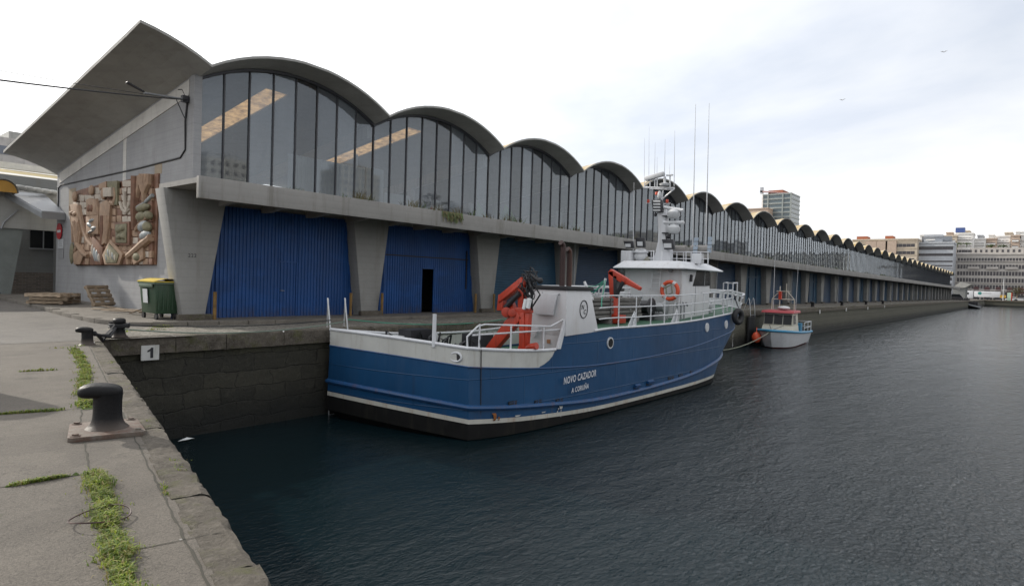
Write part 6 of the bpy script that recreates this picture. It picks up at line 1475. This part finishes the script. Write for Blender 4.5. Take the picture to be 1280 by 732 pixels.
# end pavilion beyond the hall, van and the dark workboat
pv_ = thing('quay_pavilion', 'small grey pavilion with a wedge roof past the end of the hall', 'pavilion', (276,20,0)); Xp = 276
b = MB(); b.prism([at(x, y, X=Xp) for x, y in ((1190,360),(1200.5,352),(1214,355.5),(1206,359.5))], (14,0,0)); b.build('wedge_roof', m_soffit, pv_)
b = MB(); b.prism([at(x, y, X=Xp+.5) for x, y in ((1191,372.5),(1206,372.5),(1207,359),(1191,359.5))], (10,0,0)); b.build('walls', m_ng, pv_)
car(1193, 252, m_darkmetal, 'dark van parked at the end of the hall apron', 371.8, 4.8, 'parked_van', True)
wbp = V(at(1209, 384.5, X=262)); wb = thing('work_boat', 'dark work boat with a pale ramp moored at the end of the quay', 'boat', (262, float(wbp[1]), WZ)); yb0 = wbp[1]
b = MB(); b.add([(258,yb0+4.6,WZ-.3),(258,yb0-3.2,WZ-.3),(270,yb0-2,WZ-.3),(270,yb0+4,WZ-.3),(257.5,yb0+5,WZ+1.8),(257.2,yb0-4.5,WZ+.7),(271,yb0-2.5,WZ+2),(271,yb0+4.5,WZ+2.2)], [(0,3,2,1),(4,5,6,7),(0,1,5,4),(1,2,6,5),(2,3,7,6),(3,0,4,7)]); b.build('hull', m_black, wb, smooth=True, bevel=.1)
b = MB(); b.prism([(257.2,yb0+1.2,WZ+1.6),(257.2,yb0-3.8,WZ+.3),(257.2,yb0-4.2,WZ+.7),(257.2,yb0+.8,WZ+2.0)], (.5,0,0)); b.build('ramp', m_grey, wb)
b = MB(); b.box((258.5,yb0-.5,WZ+1.2),(264,yb0+4.2,WZ+3.3)); b.box((259,yb0-3,WZ+.8),(262,yb0-.5,WZ+2.3)); b.build('wheelhouse', m_dark, wb)
b = MB()
for k in range(9): y = yb0+4-k*.8; b.tube([(258,y,WZ+1.2),(258,y+rnd.uniform(-.4,.4),WZ+2.6+rnd.random()*.8)], .1, 5)
b.build('rail_and_gear', m_darkmetal, wb); b = MB(); b.ball((257,yb0+4.9,WZ+1.2), .5, 8); b.build('red_fender', m_red, wb)
# two gulls far up
for px, py, lab in ((1180,65,'tiny distant gull high on the right'),(1053,125,'second tiny gull lower in the sky')):
    c = V(at(px, py, X=120)); b = MB(); b.add([c+V(0,-.5,.12), c+V(.12,-.2,.2), c+V(0,0,0), c+V(.12,.2,.2), c+V(0,.5,.12), c+V(-.25,0,-.02), c+V(.3,0,.0), c+V(0,0,-.1)], [(0,1,2),(2,3,4),(5,2,7),(6,7,2),(0,2,7),(4,7,2)]); tag(b.build('gull', m_grey, None), lab, 'bird', 'gulls in the sky')

# the harbour front out of frame on the right: seen only mirrored in the glazing and the water
def wmat(name, c, sx, sz):
    t = NT(name); x, y, z = t.sep(); b = t.n.new('ShaderNodeTexBrick'); t.L(t.comb(t.math('ADD', x, y), z, 0), b.inputs['Vector']); b.offset = 0
    b.inputs['Scale'].default_value = 1; b.inputs['Brick Width'].default_value = sx; b.inputs['Row Height'].default_value = sz; b.inputs['Mortar Size'].default_value = .75; b.inputs['Mortar Smooth'].default_value = .05
    b.inputs['Color1'].default_value = (.06,.06,.07,1); b.inputs['Color2'].default_value = (.09,.09,.1,1); b.inputs['Mortar'].default_value = (*c,1); return t.fin(b.outputs[0], .7)
wm = [wmat('quay_front_beige', (.35,.31,.25), 3.4, 3.2), wmat('quay_front_white', (.55,.54,.5), 3.0, 3.1), wmat('quay_front_grey', (.22,.22,.22), 4.2, 3.3)]
MB().box((60,-420,-3),(330,-150,.0)).build('far_land', m_road, None, kind='structure')
for i, (x0_, w_, y_, h_, m_) in enumerate(((70,26,-170,18,2),(105,18,-190,44,1),(130,34,-165,15,2),(172,20,-200,52,0),(200,30,-175,24,1),(236,22,-190,38,2),(262,34,-170,20,0),(300,24,-185,30,1))):
    r = thing('harbour_building', ['low grey','tall white','long low grey','tallest beige','mid height white','tall grey','low beige','mid height pale'][i]+' building on the opposite harbour front, right of the view', 'building', (x0_,y_,0), 'buildings on the opposite harbour front')
    b = MB(); b.box((x0_,y_-20,-.02),(x0_+w_,y_,h_)); b.build('walls', wm[m_], r); b = MB(); b.box((x0_+2,y_-16,h_),(x0_+w_*.6,y_-4,h_+2.5)); b.build('roof_house', m_b2, r)
for i in range(5):
    X = 400+i*6; y1 = -45-i*62; r = thing('harbour_building', ['first','second','third','fourth','fifth'][i]+' town block continuing right of the granite building', 'building', (X,y1,0), 'town blocks continuing out of view')
    b = MB(); b.box((X,y1-56,0),(X+20,y1,24+8*(i%3))); b.build('walls', wm[(i+1)%3], r)
# ------------------------------------------------------------------ light
w = D.worlds.new('World'); bpy.context.scene.world = w; w.use_nodes = True
nt = w.node_tree; N = nt.nodes; Lk = nt.links
for n in list(N): N.remove(n)
SUN_EL = 27; to_sun = V(-.20, .98, 0); to_sun /= np.linalg.norm(to_sun)
sunv = V(to_sun[0]*math.cos(math.radians(SUN_EL)), to_sun[1]*math.cos(math.radians(SUN_EL)), math.sin(math.radians(SUN_EL)))
sky = N.new('ShaderNodeTexSky'); sky.sky_type = 'NISHITA'; sky.sun_disc = False
sky.sun_elevation = math.radians(SUN_EL); sky.sun_rotation = math.atan2(to_sun[0], to_sun[1]); sky.air_density = 1; sky.dust_density = 1.5; sky.ozone_density = 1
bg1 = N.new('ShaderNodeBackground'); bg1.inputs[1].default_value = .12; Lk.new(sky.outputs[0], bg1.inputs[0])
tc = N.new('ShaderNodeTexCoord')
def wmap(scale): 
    m = N.new('ShaderNodeMapping'); m.inputs['Scale'].default_value = scale; Lk.new(tc.outputs['Generated'], m.inputs['Vector']); return m.outputs[0]
def wnoise(scale, detail, vec, rough=.55, dist=0):
    n = N.new('ShaderNodeTexNoise'); n.inputs['Scale'].default_value = scale; n.inputs['Detail'].default_value = detail; n.inputs['Roughness'].default_value = rough
    n.inputs['Distortion'].default_value = dist; Lk.new(vec, n.inputs['Vector']); return n.outputs['Fac']
def wramp(f, st):
    r = N.new('ShaderNodeValToRGB'); e = r.color_ramp.elements
    while len(e) < len(st): e.new(.5)
    for i, (p, c) in enumerate(st): e[i].position = p; e[i].color = (*c, 1) if hasattr(c, '__len__') else (c, c, c, 1)
    Lk.new(f, r.inputs[0]); return r.outputs[0]
cl = wnoise(2.1, 6, wmap((1, 1, 2.4)), .5, .25)
cover = wramp(cl, [(.36, .80), (.56, 1)])
cl2 = wnoise(1.5, 6, wmap((1, 1.1, 2.8)), .55, .3)
shade = wramp(cl2, [(.30, (.62, .67, .76)), (.60, (.93, .93, .93))])
dt = N.new('ShaderNodeVectorMath'); dt.operation = 'DOT_PRODUCT'; Lk.new(tc.outputs['Generated'], dt.inputs[0]); dt.inputs[1].default_value = tuple(sunv)
glow = wramp(dt.outputs['Value'], [(.0, (0,0,0)), (.45, (.10,.10,.10)), (.8, (.6,.6,.6)), (1, (1.0,1.0,.98))])
mx = N.new('ShaderNodeMix'); mx.data_type = 'RGBA'; mx.blend_type = 'ADD'; mx.inputs[0].default_value = 1; Lk.new(shade, mx.inputs[6]); Lk.new(glow, mx.inputs[7])
bg2 = N.new('ShaderNodeBackground'); bg2.inputs[1].default_value = 1.0; Lk.new(mx.outputs[2], bg2.inputs[0])
ms = N.new('ShaderNodeMixShader'); Lk.new(cover, ms.inputs[0]); Lk.new(bg1.outputs[0], ms.inputs[1]); Lk.new(bg2.outputs[0], ms.inputs[2])
wo = N.new('ShaderNodeOutputWorld'); Lk.new(ms.outputs[0], wo.inputs[0])
sl = D.lights.new('sun', 'SUN'); sl.energy = 3.0; sl.angle = math.radians(1.2); sl.color = (1, .93, .82)
so = D.objects.new('sun', sl); C.objects.link(so); so.rotation_euler = Vector(tuple(sunv)).to_track_quat('Z', 'Y').to_euler()
vs_ = bpy.context.scene.view_settings; vs_.view_transform = 'Standard'; vs_.look = 'None'; vs_.exposure = .3; vs_.gamma = 1; vs_.use_curve_mapping = False
cy = bpy.context.scene.cycles
cy.max_bounces = 6; cy.diffuse_bounces = 3; cy.glossy_bounces = 3; cy.transmission_bounces = 4; cy.transparent_max_bounces = 12; cy.caustics_reflective = False; cy.caustics_refractive = False
